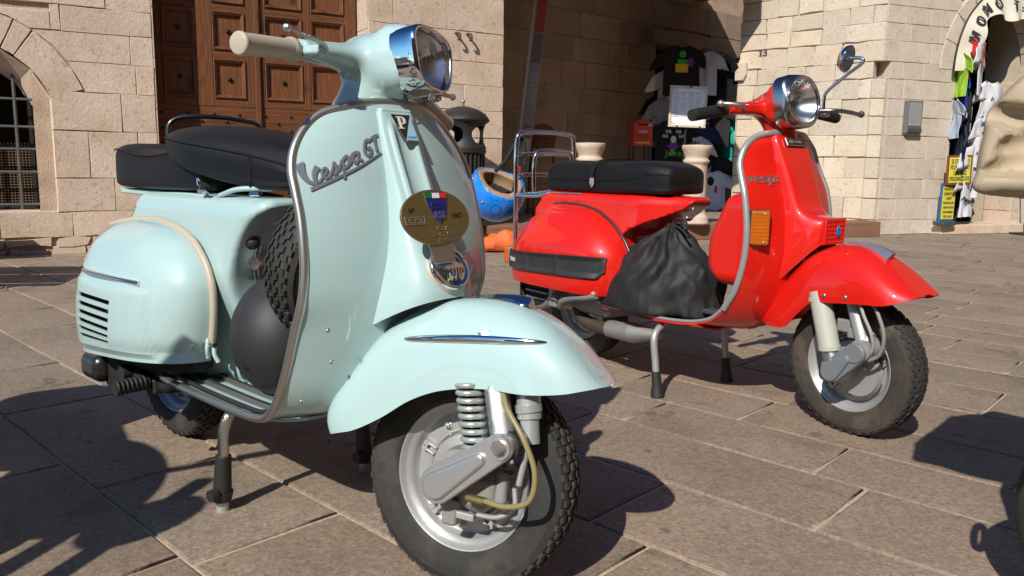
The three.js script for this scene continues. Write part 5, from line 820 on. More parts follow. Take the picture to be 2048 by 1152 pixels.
  { const c = resample(fr, 120).map(r => [r[3], r[4]]), P = k => c[Math.round(clamp(k) * 119)]; const sec = []; for (let i = 0; i <= 20; i++) { const k = mix(.56, .79, i / 20), q = P(k), h = .003 + .020 * (i / 20), w = .003 + .013 * (i / 20); sec.push([q[0], q[1], h, w]); }
    const gm = grid(21, 5, (i, j) => { const [x, y, h, w] = sec[i]; const o = [[-w, -.004], [-w * .5, h], [w * .5, h], [w, -.004], [0, -.004]][j]; return [x + o[1] * .55, y + o[1] * .85, o[0]]; }, { cv: true }); const [x, y, h, w] = sec[20]; const cap = new THREE.BufferGeometry(); const Q = [[-w, -.004], [-w * .5, h], [w * .5, h], [w, -.004]].map(o => [x + o[1] * .55, y + o[1] * .85, o[0]]); cap.setAttribute('position', new THREE.Float32BufferAttribute([...Q[0], ...Q[1], ...Q[2], ...Q[0], ...Q[2], ...Q[3]], 3)); cap.computeVertexNormals();
    steer(add('mudguard_crest', [toFlat(gm), cap], std({ color: lin(0.42, 0.42, 0.44), metalness: 0.8, roughness: 0.35 })), redS); }
  const fork = part('front_fork', g); steer(fork, redS); const fa = (n, geo, m) => mesh(n, geo, m, fork);
  fa('fork_leg', rod([.61, .50, .05], [.692, .315, .072], .021), silver); fa('damper', [rod([.545, .44, .085], [.600, .275, .095], .031), rod([.545, .425, .085], [.548, .412, .085], .0325), rod([.598, .285, .095], [.600, .272, .095], .0325)], lightGrey); fa('damper_rod', [rod([.598, .28, .095], [.628, .205, .098], .0235), ball(.004, .628, .222, .121)], std({ color: lin(0.62, 0.62, 0.6), metalness: 0.9, roughness: 0.3 }));
  fa('link_arm', linkArm([.620, .213], [.695, .283], .034, .031, .095, .112, .003), std({ color: lin(0.16, 0.175, 0.19), roughness: 0.4 })); fa('pivot', [rod([.7, .29, .02], [.7, .29, .1], .032), rod([.692, .32, .06], [.7, .28, .08], .026)], silver);
  fa('axle_boss', rod([.61, .213, .02], [.61, .213, .09], .04), silver); fa('hub_cover', [new THREE.CylinderGeometry(.07, .075, .018, 48).rotateX(PI / 2).translate(.645, .2, .015), ball(.010, .672, .222, .026, 1, 1, .5)], silver); fa('shock_bracket', [box(.05, .04, .03, .006, .62, .345, .05), box(.03, .03, .03, .004, .655, .33, .06)], cast);
  fa('cable', tube([[.675, .46, .09], [.705, .40, .10], [.735, .345, .1], [.735, .30, .09], [.715, .27, .085]], .005, 40, 8), std({ color: lin(0.3, 0.29, 0.26), roughness: 0.5 })); fa('cable', tube([[.70, .46, .08], [.745, .40, .088], [.765, .34, .086], [.75, .285, .08], [.72, .262, .08]], .0055, 40, 8), std({ color: lin(0.22, 0.22, 0.21), roughness: 0.45 }));
  // headset
  const headF = p => {
    const z = Math.abs(p[2]), q = [p[0], p[1], z];
    let d = sd.un(sd.cap(q, [.33, 1.012, 0], [.27, .992, 0], .070, .05), sd.box(q, [.335, 1.0, 0], [.045, .066, .074], .035), .03);
    d = sd.un(d, sd.cap(q, [.27, .995, 0], [.16, .995, 0], .04, .022), .05);
    d = sd.un(d, sd.box(q, [.262, .988 - .0 * z, .11], [.032, .019, .10], .012), .05);
    d = sd.un(d, sd.cap(q, [.285, .955, 0], [.312, .895, 0], .047, .045), .03);
    d = Math.max(d, p[0] - (.362 + (1.01 - p[1]) * .14)); d = Math.max(d, -sd.ell(q, [.385, 1.008, 0], [.070, .064, .064])); return Math.max(d, z - .205);
  };
  const head = part('headset', g); steer(head, redS); const ha = (n, geo, m) => mesh(n, geo, m, head);
  ha('shell', field(headF, [.11, .87, -.22], [.41, 1.10, .22], .0078), RED);
  const place = geo => geo.rotateY(PI / 2).applyMatrix4(new THREE.Matrix4().makeRotationZ(rad(8))).translate(.372, 1.008, 0);
  { const sq = (s, e, k) => { const a = 2 * PI * k / 48, c = Math.cos(a), n = Math.sin(a), r = Math.pow(Math.abs(c) ** e + Math.abs(n) ** e, -1 / e); return [s * r * c, s * r * n]; };
    const prof = [[.082, -.035, 4], [.083, -.004, 3.6], [.0805, .006, 3], [.0765, .010, 2.2], [.074, .016, 2], [.071, .017, 2], [.070, .010, 2]];
    ha('headlamp_rim', place(grid(7, 49, (i, j) => { const q = sq(prof[i][0], prof[i][2], j % 48); return [q[0], q[1], prof[i][1]]; })), std({ color: lin(0.45, 0.44, 0.43), metalness: 1, roughness: 0.22 }));
    ha('headlamp_ring', place(new THREE.TorusGeometry(.0725, .0042, 12, 60).translate(0, 0, .0155)), chrome);
    ha('headlamp_glass', place(latheZ([[0, .030], [.03, .027], [.055, .020], [.070, .010]], 60)), glassM); ha('reflector', place(latheZ([[.0, -.05], [.02, -.047], [.045, -.028], [.062, -.004], [.070, .008]], 60)), reflectorM); ha('bulb', ball(.010, .365, 1.008, 0), glassM); }
  for (const s of [1, -1]) {
    const gr = []; for (let k = 0; k < 22; k++) { const a = k * 2 * PI / 22; gr.push(rod([.0165 * Math.cos(a), .0165 * Math.sin(a), .225], [.0165 * Math.cos(a), .0165 * Math.sin(a), .335], .0021, .0021, 6)); }
    const pl = geo => geo.translate(.255, .985, 0).applyMatrix4(new THREE.Matrix4().makeTranslation(.255, .985, .2).multiply(new THREE.Matrix4().makeRotationX(rad(8))).multiply(new THREE.Matrix4().makeTranslation(-.255, -.985, -.2)));
    ha('grip', (q => s < 0 ? mirrorZ(q) : q)(pl(merge([...gr, rod([0, 0, .205], [0, 0, .338], .0168, .0168, 28), rod([0, 0, .335], [0, 0, .348], .0188, .0175, 28), rod([0, 0, .205], [0, 0, .222], .021, .0195, 28)]))), blackRubber);
    const lv = s > 0 ? [[.30, .988, .17], [.325, .992, .20], [.305, .998, .235], [.28, 1.0, .25]] : [[.285, .985, -.19], [.335, .985, -.225], [.345, .98, -.29], [.335, .975, -.35], [.33, .975, -.375]];
    ha('lever', [tube(lv, .0072, 30, 10), ball(.0115, ...lv[lv.length - 1])], s > 0 ? trimM : std({ color: lin(0.25, 0.24, 0.23), metalness: 0.9, roughness: 0.35 }));
  }
  // mirror on its arm
  const mi = part('mirror', g); steer(mi, redS);
  mesh('arm', tube([[.265, .975, -.26], [.265, 1.03, -.26], [.268, 1.045, -.262], [.33, 1.10, -.28], [.385, 1.142, -.29], [.380, 1.150, -.288], [.345, 1.155, -.275]], .0058, 60, 10), chrome, mi); mesh('clamp', [rod([.265, .965, -.26], [.265, .99, -.26], .011), box(.045, .018, .03, .005, .275, .975, -.24)], trimM, mi);
  const mp = geo => geo.rotateY(rad(-90)).rotateY(rad(12)).rotateZ(rad(-14)).translate(.328, 1.155, -.27);
  mesh('mirror_back', mp(latheZ([[.0, -.012], [.018, -.013], [.035, -.008], [.043, .004], [.045, .012], [.043, .014]], 40).rotateX(PI)), chrome, mi); mesh('mirror_glass', mp(new THREE.CircleGeometry(.043, 40).translate(0, 0, -.0135)), std({ color: lin(0.9, 0.9, 0.9), metalness: 1, roughness: 0.02 }), mi);
  // chrome luggage rack
  const rk = part('luggage_rack', g), rb = (pts, r = .0085, seg = 70) => mesh('rail', tube(pts, r * 1.2, seg, 12), chrome, rk);
  rb([[-.905, .36, .165], [-.905, .60, .165], [-.905, .885, .165], [-.905, .925, .155], [-.905, .935, .12], [-.905, .935, -.1], [-.905, .925, -.145], [-.905, .885, -.155], [-.905, .60, -.155]]);
  rb([[-.855, .66, .105], [-.855, .82, .105], [-.855, .85, .09], [-.855, .858, .06], [-.855, .858, -.06], [-.855, .85, -.09], [-.855, .82, -.105], [-.855, .66, -.105]], .0075);
  for (const y of [.845, .755]) rb([[-.905, y, .165], [-.905, y, -.155]], .0075, 8); rb([[-.87, .672, .15], [-.87, .672, -.15]], .0075, 8); rb([[-.905, .665, .165], [-.76, .672, .14], [-.70, .69, .12]], .0075, 20); rb([[-.905, .665, -.155], [-.76, .672, -.14], [-.70, .69, -.12]], .0075, 20); rb([[-.855, .672, .105], [-.74, .69, .09]], .006, 8);
  // engine, kick lever, exhaust
  const en = part('engine', g), ea = (n, geo, m) => mesh(n, geo, m, en);
  ea('fan_cover', latheZ([[.115, -.03], [.118, .0], [.112, .016], [.100, .02]], 48).translate(-.70, .315, .185), cast); for (let k = 0; k < 6; k++) ea('fan_bar', box(.17 - Math.abs(k - 2.5) * .012, .009, .01, .003, -.70, .245 + k * .028, .197), cast); ea('fan_inside', new THREE.CylinderGeometry(.10, .10, .02, 40).rotateX(PI / 2).translate(-.70, .315, .18), blackMatt);
  ea('crankcase', [box(.40, .14, .20, .03, -.50, .285, .07), rod([-.56, .30, .17], [-.56, .25, .21], .03), box(.05, .12, .03, .008, -.585, .285, .195)], cast); ea('carburettor_box', box(.22, .06, .12, .02, -.42, .33, .12), blackMatt);
  ea('kick_lever', [tube([[-.53, .235, .21], [-.49, .265, .235], [-.40, .293, .25], [-.335, .305, .252]], .0115, 30, 12), rod([-.345, .303, .252], [-.275, .318, .25], .0135, .012), ball(.012, -.285, .325, .252)], cast);
  const rustM = std({ map: rep(warmMap, 3), color: lin(0.15, 0.135, 0.12), roughness: 0.65, metalness: 0.5 });
  ea('exhaust_pipe', tube([[-.52, .255, .13], [-.49, .225, .145], [-.45, .192, .15], [-.38, .178, .15], [-.25, .178, .15]], .026, 50, 16), rustM); ea('exhaust_box', [rod([-.30, .18, .15], [-.17, .188, .152], .033, .040), rod([-.17, .188, .152], [-.02, .205, .155], .040, .012)], cast);
  // stand
  const st = part('centre_stand', g);
  for (const s of [1, -1]) { const z = s > 0 ? .215 : -.158, x = .025; mesh('leg', tube([[-.02, .258, s * .13], [-.012, .245, s * .17], [-.004, .215, z * .985], [.008, .12, z], [x, .02, z]], .0125, 40, 14), silver, st); mesh('boot', [rod([.012, .09, z], [x - .004, .03, z], .0155, .018), rod([x - .005, .032, z], [x, 0, z], .020, .024)], blackRubber, st); }
  add('bag_hook', tube([[-.02, .665, .03], [-.015, .64, .035], [-.02, .62, .03], [-.045, .61, .025], [-.055, .635, .022], [-.03, .66, .025]], .004, 30, 8), chrome);
  add('brake_pedal', [box(.07, .016, .05, .005, .16, .315, .10), rod([.19, .32, .10], [.21, .275, .1], .007)], std({ color: lin(0.1, 0.1, 0.1), roughness: 0.4, metalness: 0.5 }));
}
function toFlat(g) { const n = g.toNonIndexed(); n.computeVertexNormals(); return n; }
// ------------------------------------------------------------------ helmets and bags on the scooters
const local = (g, x, y, z) => { g.updateMatrixWorld(); return g.localToWorld(V3(x, y, z)); };
const seatOn = (o, base, x, y, z, turn = 0) => { o.position.copy(local(base, x, y, z)); o.rotation.y = base.rotation.y + turn; return o; };
{
  const h = seatOn(thing('helmet', 'matt black open-face helmet standing on the mint scooter floorboard beside the spare wheel', 'helmet'), mint, 0.062, 0.268, 0.05, rad(35));
  const f = p => { // a shell standing on its rim edge, crown up and backwards
    let d = sd.un(sd.ell(p, [0, .128, 0], [.108, .125, .125]), sd.cap(p, [.01, .10, 0], [.03, .022, .0], .085, .03), .05); d = Math.max(d, -(p[1] - .004));
    const inner = sd.ell(p, [.03, .09, 0], [.095, .11, .11]); return Math.max(d, -Math.max(inner, -(p[0] - .02 - .3 * (p[1] - .05)))); };
  h.scale.setScalar(1.12); mesh('shell', field(f, [-.14, -.01, -.15], [.15, .28, .15], .0085), std({ color: lin(0.020, 0.020, 0.021), roughness: 0.58, bumpMap: rep(leatherBump, 5), bumpScale: -0.0002 }), h);
  for (const [x, y, z] of [[-.035, .085, .108], [.055, .075, .078]]) mesh('snap', new THREE.CylinderGeometry(.0065, .0075, .004, 16).rotateX(PI / 2).translate(x, y, z), chrome, h);
}
{
  const h = seatOn(thing('helmet', 'bright blue open-face helmet with tan lining hanging on the chrome luggage rack', 'helmet'), red, -1.075, 0.675, 0.15, rad(0));
  const blue = phys({ color: lin(0.004, 0.22, 0.78), roughness: 0.35, clearcoat: 1, clearcoatRoughness: 0.04 }), tan = std({ color: lin(0.36, 0.22, 0.12), roughness: 0.9, bumpMap: rep(leatherBump, 10), bumpScale: -0.0006 });
  const D = V3(0.50, 0.84, 0.02).normalize(), c = [0, 0, 0];                  // the opening looks up and out to the side
  const cut = p => p[0] * D.x + p[1] * D.y + p[2] * D.z, vis = p => (p[0] - .05) * .72 - (p[1] - .05) * .25 + (p[2]) * .2;
  const outer = p => sd.ell(p, c, [.142, .138, .122]), inner = r => p => sd.ell(p, c, [.142 - r, .138 - r, .122 - r]);
  const open = p => .045 + .055 * smooth(.02, .12, Math.abs(p[0] * .3 - p[2] * .6)) ;
  mesh('shell', field(p => Math.max(Math.max(outer(p), -inner(.009)(p)), cut(p) - open(p)), [-.16, -.16, -.16], [.16, .16, .16], .0065), blue, h);
  mesh('lining', field(p => sd.int(Math.max(inner(.0095)(p), -inner(.040)(p)), cut(p) - open(p) - .004, .014), [-.16, -.16, -.16], [.16, .16, .16], .008), tan, h);
  mesh('inside', field(p => Math.max(inner(.042)(p), cut(p) - open(p) + .055), [-.16, -.16, -.16], [.16, .16, .16], .009), blackMatt, h);
  mesh('strap', tube([[.06, .09, .05], [.10, .14, .02], [.13, .20, 0.0], [.15, .235, -.02], [.165, .20, -.03], [.17, .12, -.03]], .009, 30, 8), blackMatt, h); mesh('buckle', box(.03, .025, .012, .004, .163, .10, .0), std({ color: lin(0.55, 0.02, 0.02), roughness: 0.4 }), h);
  for (const a of [[-.09, .02, .09], [.05, -.045, .108], [-.03, .055, .105]]) { const n = V3(...a).normalize(), r = 1 / Math.sqrt((n.x / .142) ** 2 + (n.y / .138) ** 2 + (n.z / .122) ** 2); mesh('snap', ball(.006, n.x * r, n.y * r, n.z * r), trimM, h); }
}
{
  const b = seatOn(thing('fabric_bag', 'black crumpled cloth bag tied to the hook and resting on the red scooter floor', 'bag'), red, -.095, 0.272, 0.03);
  const f = p => {
    const [x, y, z] = p, k = smooth(.0, .34, y), cx = mix(-.055, .015, k), w = mix(.258, .022, Math.pow(k, 2.5)) , dz = mix(.172, .022, Math.pow(k, 2.5));
    const r = Math.hypot((x - cx) / w, (z - .03) / dz), pl = Math.atan2(z - .03, x - cx);
    const fold = .012 * noise3(x * 7 + 3, y * 5, z * 7) + .010 * smooth(.02, .26, y) * Math.sin(pl * 10 + 5 * noise3(x * 5, y * 4, z * 5 + 2)) + .007 * noise3(x * 16 + 30 * y * x, y * 8, z * 16) + .004 * noise3(x * 40, y * 18, z * 40 + 9);
    let d = (r - 1) * Math.min(w, dz) * .8 + fold; d = sd.int(d, y - .335, .02); return sd.int(d, -y + .004 + .012 * noise3(x * 8, 0, z * 8), .03);
  };
  mesh('bag', field(f, [-.36, -.02, -.2], [.25, .36, .28], .0085, 2), std({ color: lin(0.010, 0.0098, 0.0095), roughness: 0.66, bumpMap: rep(rubberBump, 14), bumpScale: 0.0006 }), b);
  mesh('drawstring', tube([[.02, .325, .035], [.06, .345, .05], [.10, .335, .06], [.11, .315, .06], [.075, .31, .055], [.03, .32, .04]], .0042, 40, 6), blackMatt, b); mesh('cord', tube([[.06, .315, .05], [.10, .30, .065], [.125, .285, .07]], .0045, 16, 6), blackMatt, b);
}
// ------------------------------------------------------------------ the covered scooter at the edge of the picture
{
  const s = thing('covered_scooter', 'parked scooter under a tan leatherette seat cover with deep folds', 'scooter'); s.position.set(1.523, 0, -0.797); s.rotation.y = rad(-42.5);
  const tan = std({ color: lin(0.40, 0.315, 0.21), roughness: 0.6, bumpMap: rep(leatherBump, 7), bumpScale: -0.0003 });
  const f = p => {
    const [x, y, z] = p, top = Math.min(1.045, .903 + Math.max(0, x + .905) * .95), bot = .765 - .02 * smooth(-.9, -.5, x);
    let d = sd.box(p, [-.43, (top + bot) / 2, 0], [.480, (top - bot) / 2, .19], .022) * .8;
    if (x < -.55 && z > .05) {
      d = sd.sub(d, sd.cap(p, [-.90, .895, .190], [-.79, .862, .175], .012, .042), .010); d = sd.sub(d, sd.cap(p, [-.868, .838, .185], [-.80, .866, .150], .016, .034), .008);
      d = sd.sub(d, sd.cap(p, [-.89, .802, .190], [-.79, .845, .170], .012, .040), .010); d = sd.un(d, sd.cap(p, [-.90, .783, .180], [-.70, .80, .19], .012, .022), .015);
    }
    return d + .005 * noise3(x * 13, y * 9, z * 9) + .003 * noise3(x * 30 + 12 * y, y * 16, z * 14);
  };
  mesh('seat_cover', field(f, [-.95, .70, -.26], [.10, 1.08, .26], .008, 3), tan, s);
  const bp = paint([0.02, 0.03, 0.05]);
  mesh('body', field(p => sd.un(sd.box(p, [-.35, .52, 0], [.40, .16, .13], .09), sd.box(p, [-.05, .29, 0], [.45, .04, .17], .03), .1), [-.8, .22, -.2], [.45, .74, .2], .02), bp, s);
  mesh('legshield', grid(12, 9, (i, j) => [.32 + .12 * Math.sin(i / 11 * 2), mix(.28, .95, i / 11), mix(-.22, .22, j / 8)]), bp, s); mesh('handlebar', rod([.25, 1.0, -.34], [.25, 1.0, .34], .02), blackRubber, s); mesh('stem', rod([.62, .22, 0], [.27, 1.0, 0], .03), bp, s);
  for (const x of [-.6, .62]) { const w = part('wheel', s); w.position.set(x, .235, 0); mesh('tyre', new THREE.TorusGeometry(.19, .045, 14, 60), tyreM, w); mesh('rim', new THREE.TorusGeometry(.145, .014, 8, 50), alloy, w); for (let k = 0; k < 3; k++) mesh('spoke', R(box(.13, .05, .03, .01, .085, 0, 0), 0, 0, k * 2.094 + .5), alloy, w); mesh('hub', new THREE.CylinderGeometry(.05, .05, .06, 24).rotateX(PI / 2), alloy, w); }
  mesh('tail_trim', new THREE.TorusGeometry(.045, .008, 10, 40).rotateY(PI / 2).translate(-.79, .41, .16), chrome, s);
}
// ------------------------------------------------------------------ parked motorcycle and slatted table outside the frame: their shadows fall into it
{
  const m = thing('parked_motorcycle', 'spoke-wheeled motorcycle parked next to the mint scooter on the photographer side', 'motorcycle'); m.position.set(-1.56, 0, -1.08); m.rotation.y = rad(-58);
  const bl = paint([0.03, 0.03, 0.03]);
  for (const x of [-.65, .65]) { const w = part('wheel', m); w.position.set(x, .30, 0); mesh('tyre', new THREE.TorusGeometry(.265, .04, 14, 60), tyreM, w); for (let k = 0; k < 16; k++) mesh('spoke', R(rod([.03, 0, k % 2 ? .03 : -.03], [.25, 0, 0], .0035, .0035, 6), 0, 0, k * PI / 8), chrome, w); mesh('hub', new THREE.CylinderGeometry(.06, .06, .1, 20).rotateX(PI / 2), alloy, w); }
  mesh('tank', field(p => sd.ell(p, [.12, .82, 0], [.30, .14, .15]), [-.22, .64, -.2], [.46, 1.0, .2], .02), bl, m); mesh('seat', box(.75, .12, .26, .05, -.45, .80, 0, 3), leather, m); mesh('engine', box(.46, .38, .3, .06, .05, .42, 0, 3), cast, m);
  mesh('fork', rod([.65, .3, .08], [.38, 1.0, .08], .025), chrome, m); mesh('fork', rod([.65, .3, -.08], [.38, 1.0, -.08], .025), chrome, m); mesh('handlebar', rod([.30, 1.05, -.38], [.30, 1.05, .38], .018), chrome, m); mesh('headlamp', ball(.1, .50, .92, 0, .8, 1, 1), chrome, m); mesh('side_case', box(.42, .34, .2, .04, -.62, .62, .24, 3), blackPlasticCase(), m); mesh('side_case', box(.42, .34, .2, .04, -.62, .62, -.24, 3), blackPlasticCase(), m); mesh('exhaust', rod([.0, .24, .17], [-.8, .3, .19], .03, .045), chrome, m); mesh('mudguard', shell(20, 7, (i, j) => { const a = mix(.1, 1.0, i / 19) * PI; return [-.65 + .33 * Math.cos(a), .3 + .33 * Math.sin(a), mix(-.07, .07, j / 6)]; }, .004), bl, m);
  function blackPlasticCase() { return blackMatt; }
  const t = thing('slatted_table', 'slatted wooden café table standing by the wall beyond the picture edge', 'table'); t.position.set(-4.35, 0, -4.35); t.rotation.y = rad(12);
  for (let k = 0; k < 7; k++) mesh('slat', box(2.1, .025, k % 3 === 1 ? .14 : .10, .005, 0, .74, -.42 + k * .14), DOORH[0], t); for (const x of [-.9, .9]) for (const z of [-.36, .36]) mesh('leg', rod([x, 0, z], [x, .73, z], .025), darkIron, t);
  const b = thing('dark_bench', 'dark brown wooden bench end in front of the barred window', 'bench'); b.position.set(-3.95, 0, -6.12); b.rotation.y = rad(30); const bm = wood(2, 1, .3, [.22, .16, .13], PI / 2); mesh('seat', metreUV(box(1.6, .10, .28, .015, -.80, .30, 0)), bm, b); for (const x of [-.25, -1.4]) mesh('leg', metreUV(box(.10, .25, .24, .01, x, .125, 0)), bm, b);
}
// ------------------------------------------------------------------ litter bin, post, bollards
{
  const b = thing('litter_bin', 'black cast iron litter bin with domed lid and oval openings before the pillar', 'bin'); b.position.set(-.50, 0, -7.9);
  const m = std({ color: lin(0.028, 0.027, 0.026), roughness: 0.5, metalness: 0.3, bumpMap: rep(stoneBump, 6), bumpScale: 0.0012 });
  mesh('lid', lathe([[0, 1.335], [.06, 1.33], [.15, 1.305], [.22, 1.265], [.258, 1.215], [.262, 1.195], [.235, 1.175], [.222, 1.165], [.0, 1.165]], 8).rotateY(.2), m, b); mesh('finial', [rod([0, 1.32, 0], [0, 1.37, 0], .014), ball(.02, 0, 1.378, 0)], trimM, b);
  const N = 96, H = 34, open = (a, y) => { const k = ((a * 4 / (2 * PI)) % 1 + 1) % 1 - .5; return (k / .36) ** 2 + ((y - 1.06) / .088) ** 2 < 1; };
  mesh('hood', shell(N + 1, H, (i, j) => { const a = i / N * 2 * PI, y = mix(.945, 1.18, j / (H - 1)), r = .195 + .03 * Math.abs((y - 1.06) / .12) ** 2; return [r * Math.cos(a), y, r * Math.sin(a)]; }, .012, { skip: (i, j) => open((i + .5) / N * 2 * PI + .3, mix(.945, 1.18, (j + .5) / (H - 1))), flip: true }), m, b);
  mesh('collar', lathe([[.20, .88], [.222, .885], [.228, .905], [.222, .93], [.232, .945], [.21, .955], [.18, .955]], 40), m, b);
  const fl = []; for (let k = 0; k < 28; k++) { const a = k * 2 * PI / 28; fl.push(rod([.19 * Math.cos(a), .06, .19 * Math.sin(a)], [.205 * Math.cos(a), .88, .205 * Math.sin(a)], .013, .013, 8)); } mesh('fluted_barrel', [...fl, lathe([[.18, .05], [.195, .88]], 36)], m, b).userData.kind = 'stuff'; mesh('foot', lathe([[.0, 0], [.23, 0], [.23, .04], [.20, .07], [0, .07]], 36), m, b);
  mesh('rubbish', field(p => sd.ell(p, [.09, .965, .09], [.07, .045, .06]) + .02 * noise3(p[0] * 30, p[1] * 30, p[2] * 30), [-.02, .88, -.02], [.2, 1.06, .2], .012), std({ color: lin(.7, .68, .65), roughness: .6 }), b);
}
{
  const p = thing('sign_post', 'leaning grey sign post with red labels under the portico', 'post'); p.scale.setScalar(1.13); p.position.set(.04, PLAT, -9.85); p.rotation.z = rad(-5.8);
  const g1 = std({ color: lin(.30, .28, .27), roughness: .5 }), dr = std({ color: lin(.40, .07, .06), roughness: .5 }), wh = std({ color: lin(.5, .48, .46), roughness: .6 });
  mesh('post', box(.135, 2.9, .05, .006, 0, 1.45, 0), g1, p); mesh('edge', box(.03, 2.9, .06, .006, -.068, 1.45, .004), wh, p);
  mesh('panel', box(.10, .55, .004, .001, .014, 2.2, .028), dr, p); mesh('panel', box(.10, .30, .004, .001, .014, 1.76, .028), std({ color: lin(.16, .15, .14), roughness: .6 }), p); mesh('label', box(.085, .12, .004, .001, .01, .90, .028), dr, p); mesh('label', box(.09, .16, .004, .001, .01, .74, .028), wh, p);
  mesh('lettering', text('ASSISI', .075, .003).rotateZ(PI / 2).translate(.016, 1.34, .026), std({ color: lin(.42, .40, .38), roughness: .5 }), p); for (let k = 0; k < 5; k++) mesh('lettering', box(.06, .006, .002, .0005, .012, .86 + k * .018, .031), wh, p);
}
const stoneBollard = thing('stone_bollard', 'weathered stone bollard with a moulded cap standing in the sun before the shop doorway', 'bollard', 'stone bollards on the portico platform');
{
  const prof = [[0, 0], [.165, 0], [.168, .03], [.155, .045], [.158, .075], [.15, .09], [.138, .105], [.125, .135], [.125, .18], [.120, .62], [.120, .655], [.138, .665], [.140, .69], [.122, .70], [.122, .72], [.130, .74], [.150, .79], [.160, .815], [.160, .84], [.150, .85], [0, .858]];
  const g = lathe(prof, 40), p = g.attributes.position; for (let i = 0; i < p.count; i++) { const x = p.getX(i), y = p.getY(i), z = p.getZ(i), n = 1 + .05 * noise3(x * 9, y * 9, z * 9) - .05 * Math.max(0, noise3(x * 16 + 7, y * 16, z * 16) - .25); p.setX(i, x * n); p.setZ(i, z * n); } g.computeVertexNormals(); weldNormals(g); { const u = g.attributes.uv; for (let i = 0; i < u.count; i++) u.setXY(i, u.getX(i) * .8, u.getY(i)); }
  mesh('shaft', g, WARM[1], stoneBollard); stoneBollard.position.set(1.97, PLAT, -8.75);
  const c = stoneBollard.clone(); c.name = numbered('stone_bollard'); c.position.set(.80, PLAT, -8.55); c.rotation.y = 2; c.userData.label = 'weathered stone bollard showing only its cap behind the red scooter seat, near the post box'; scene.add(c);
}
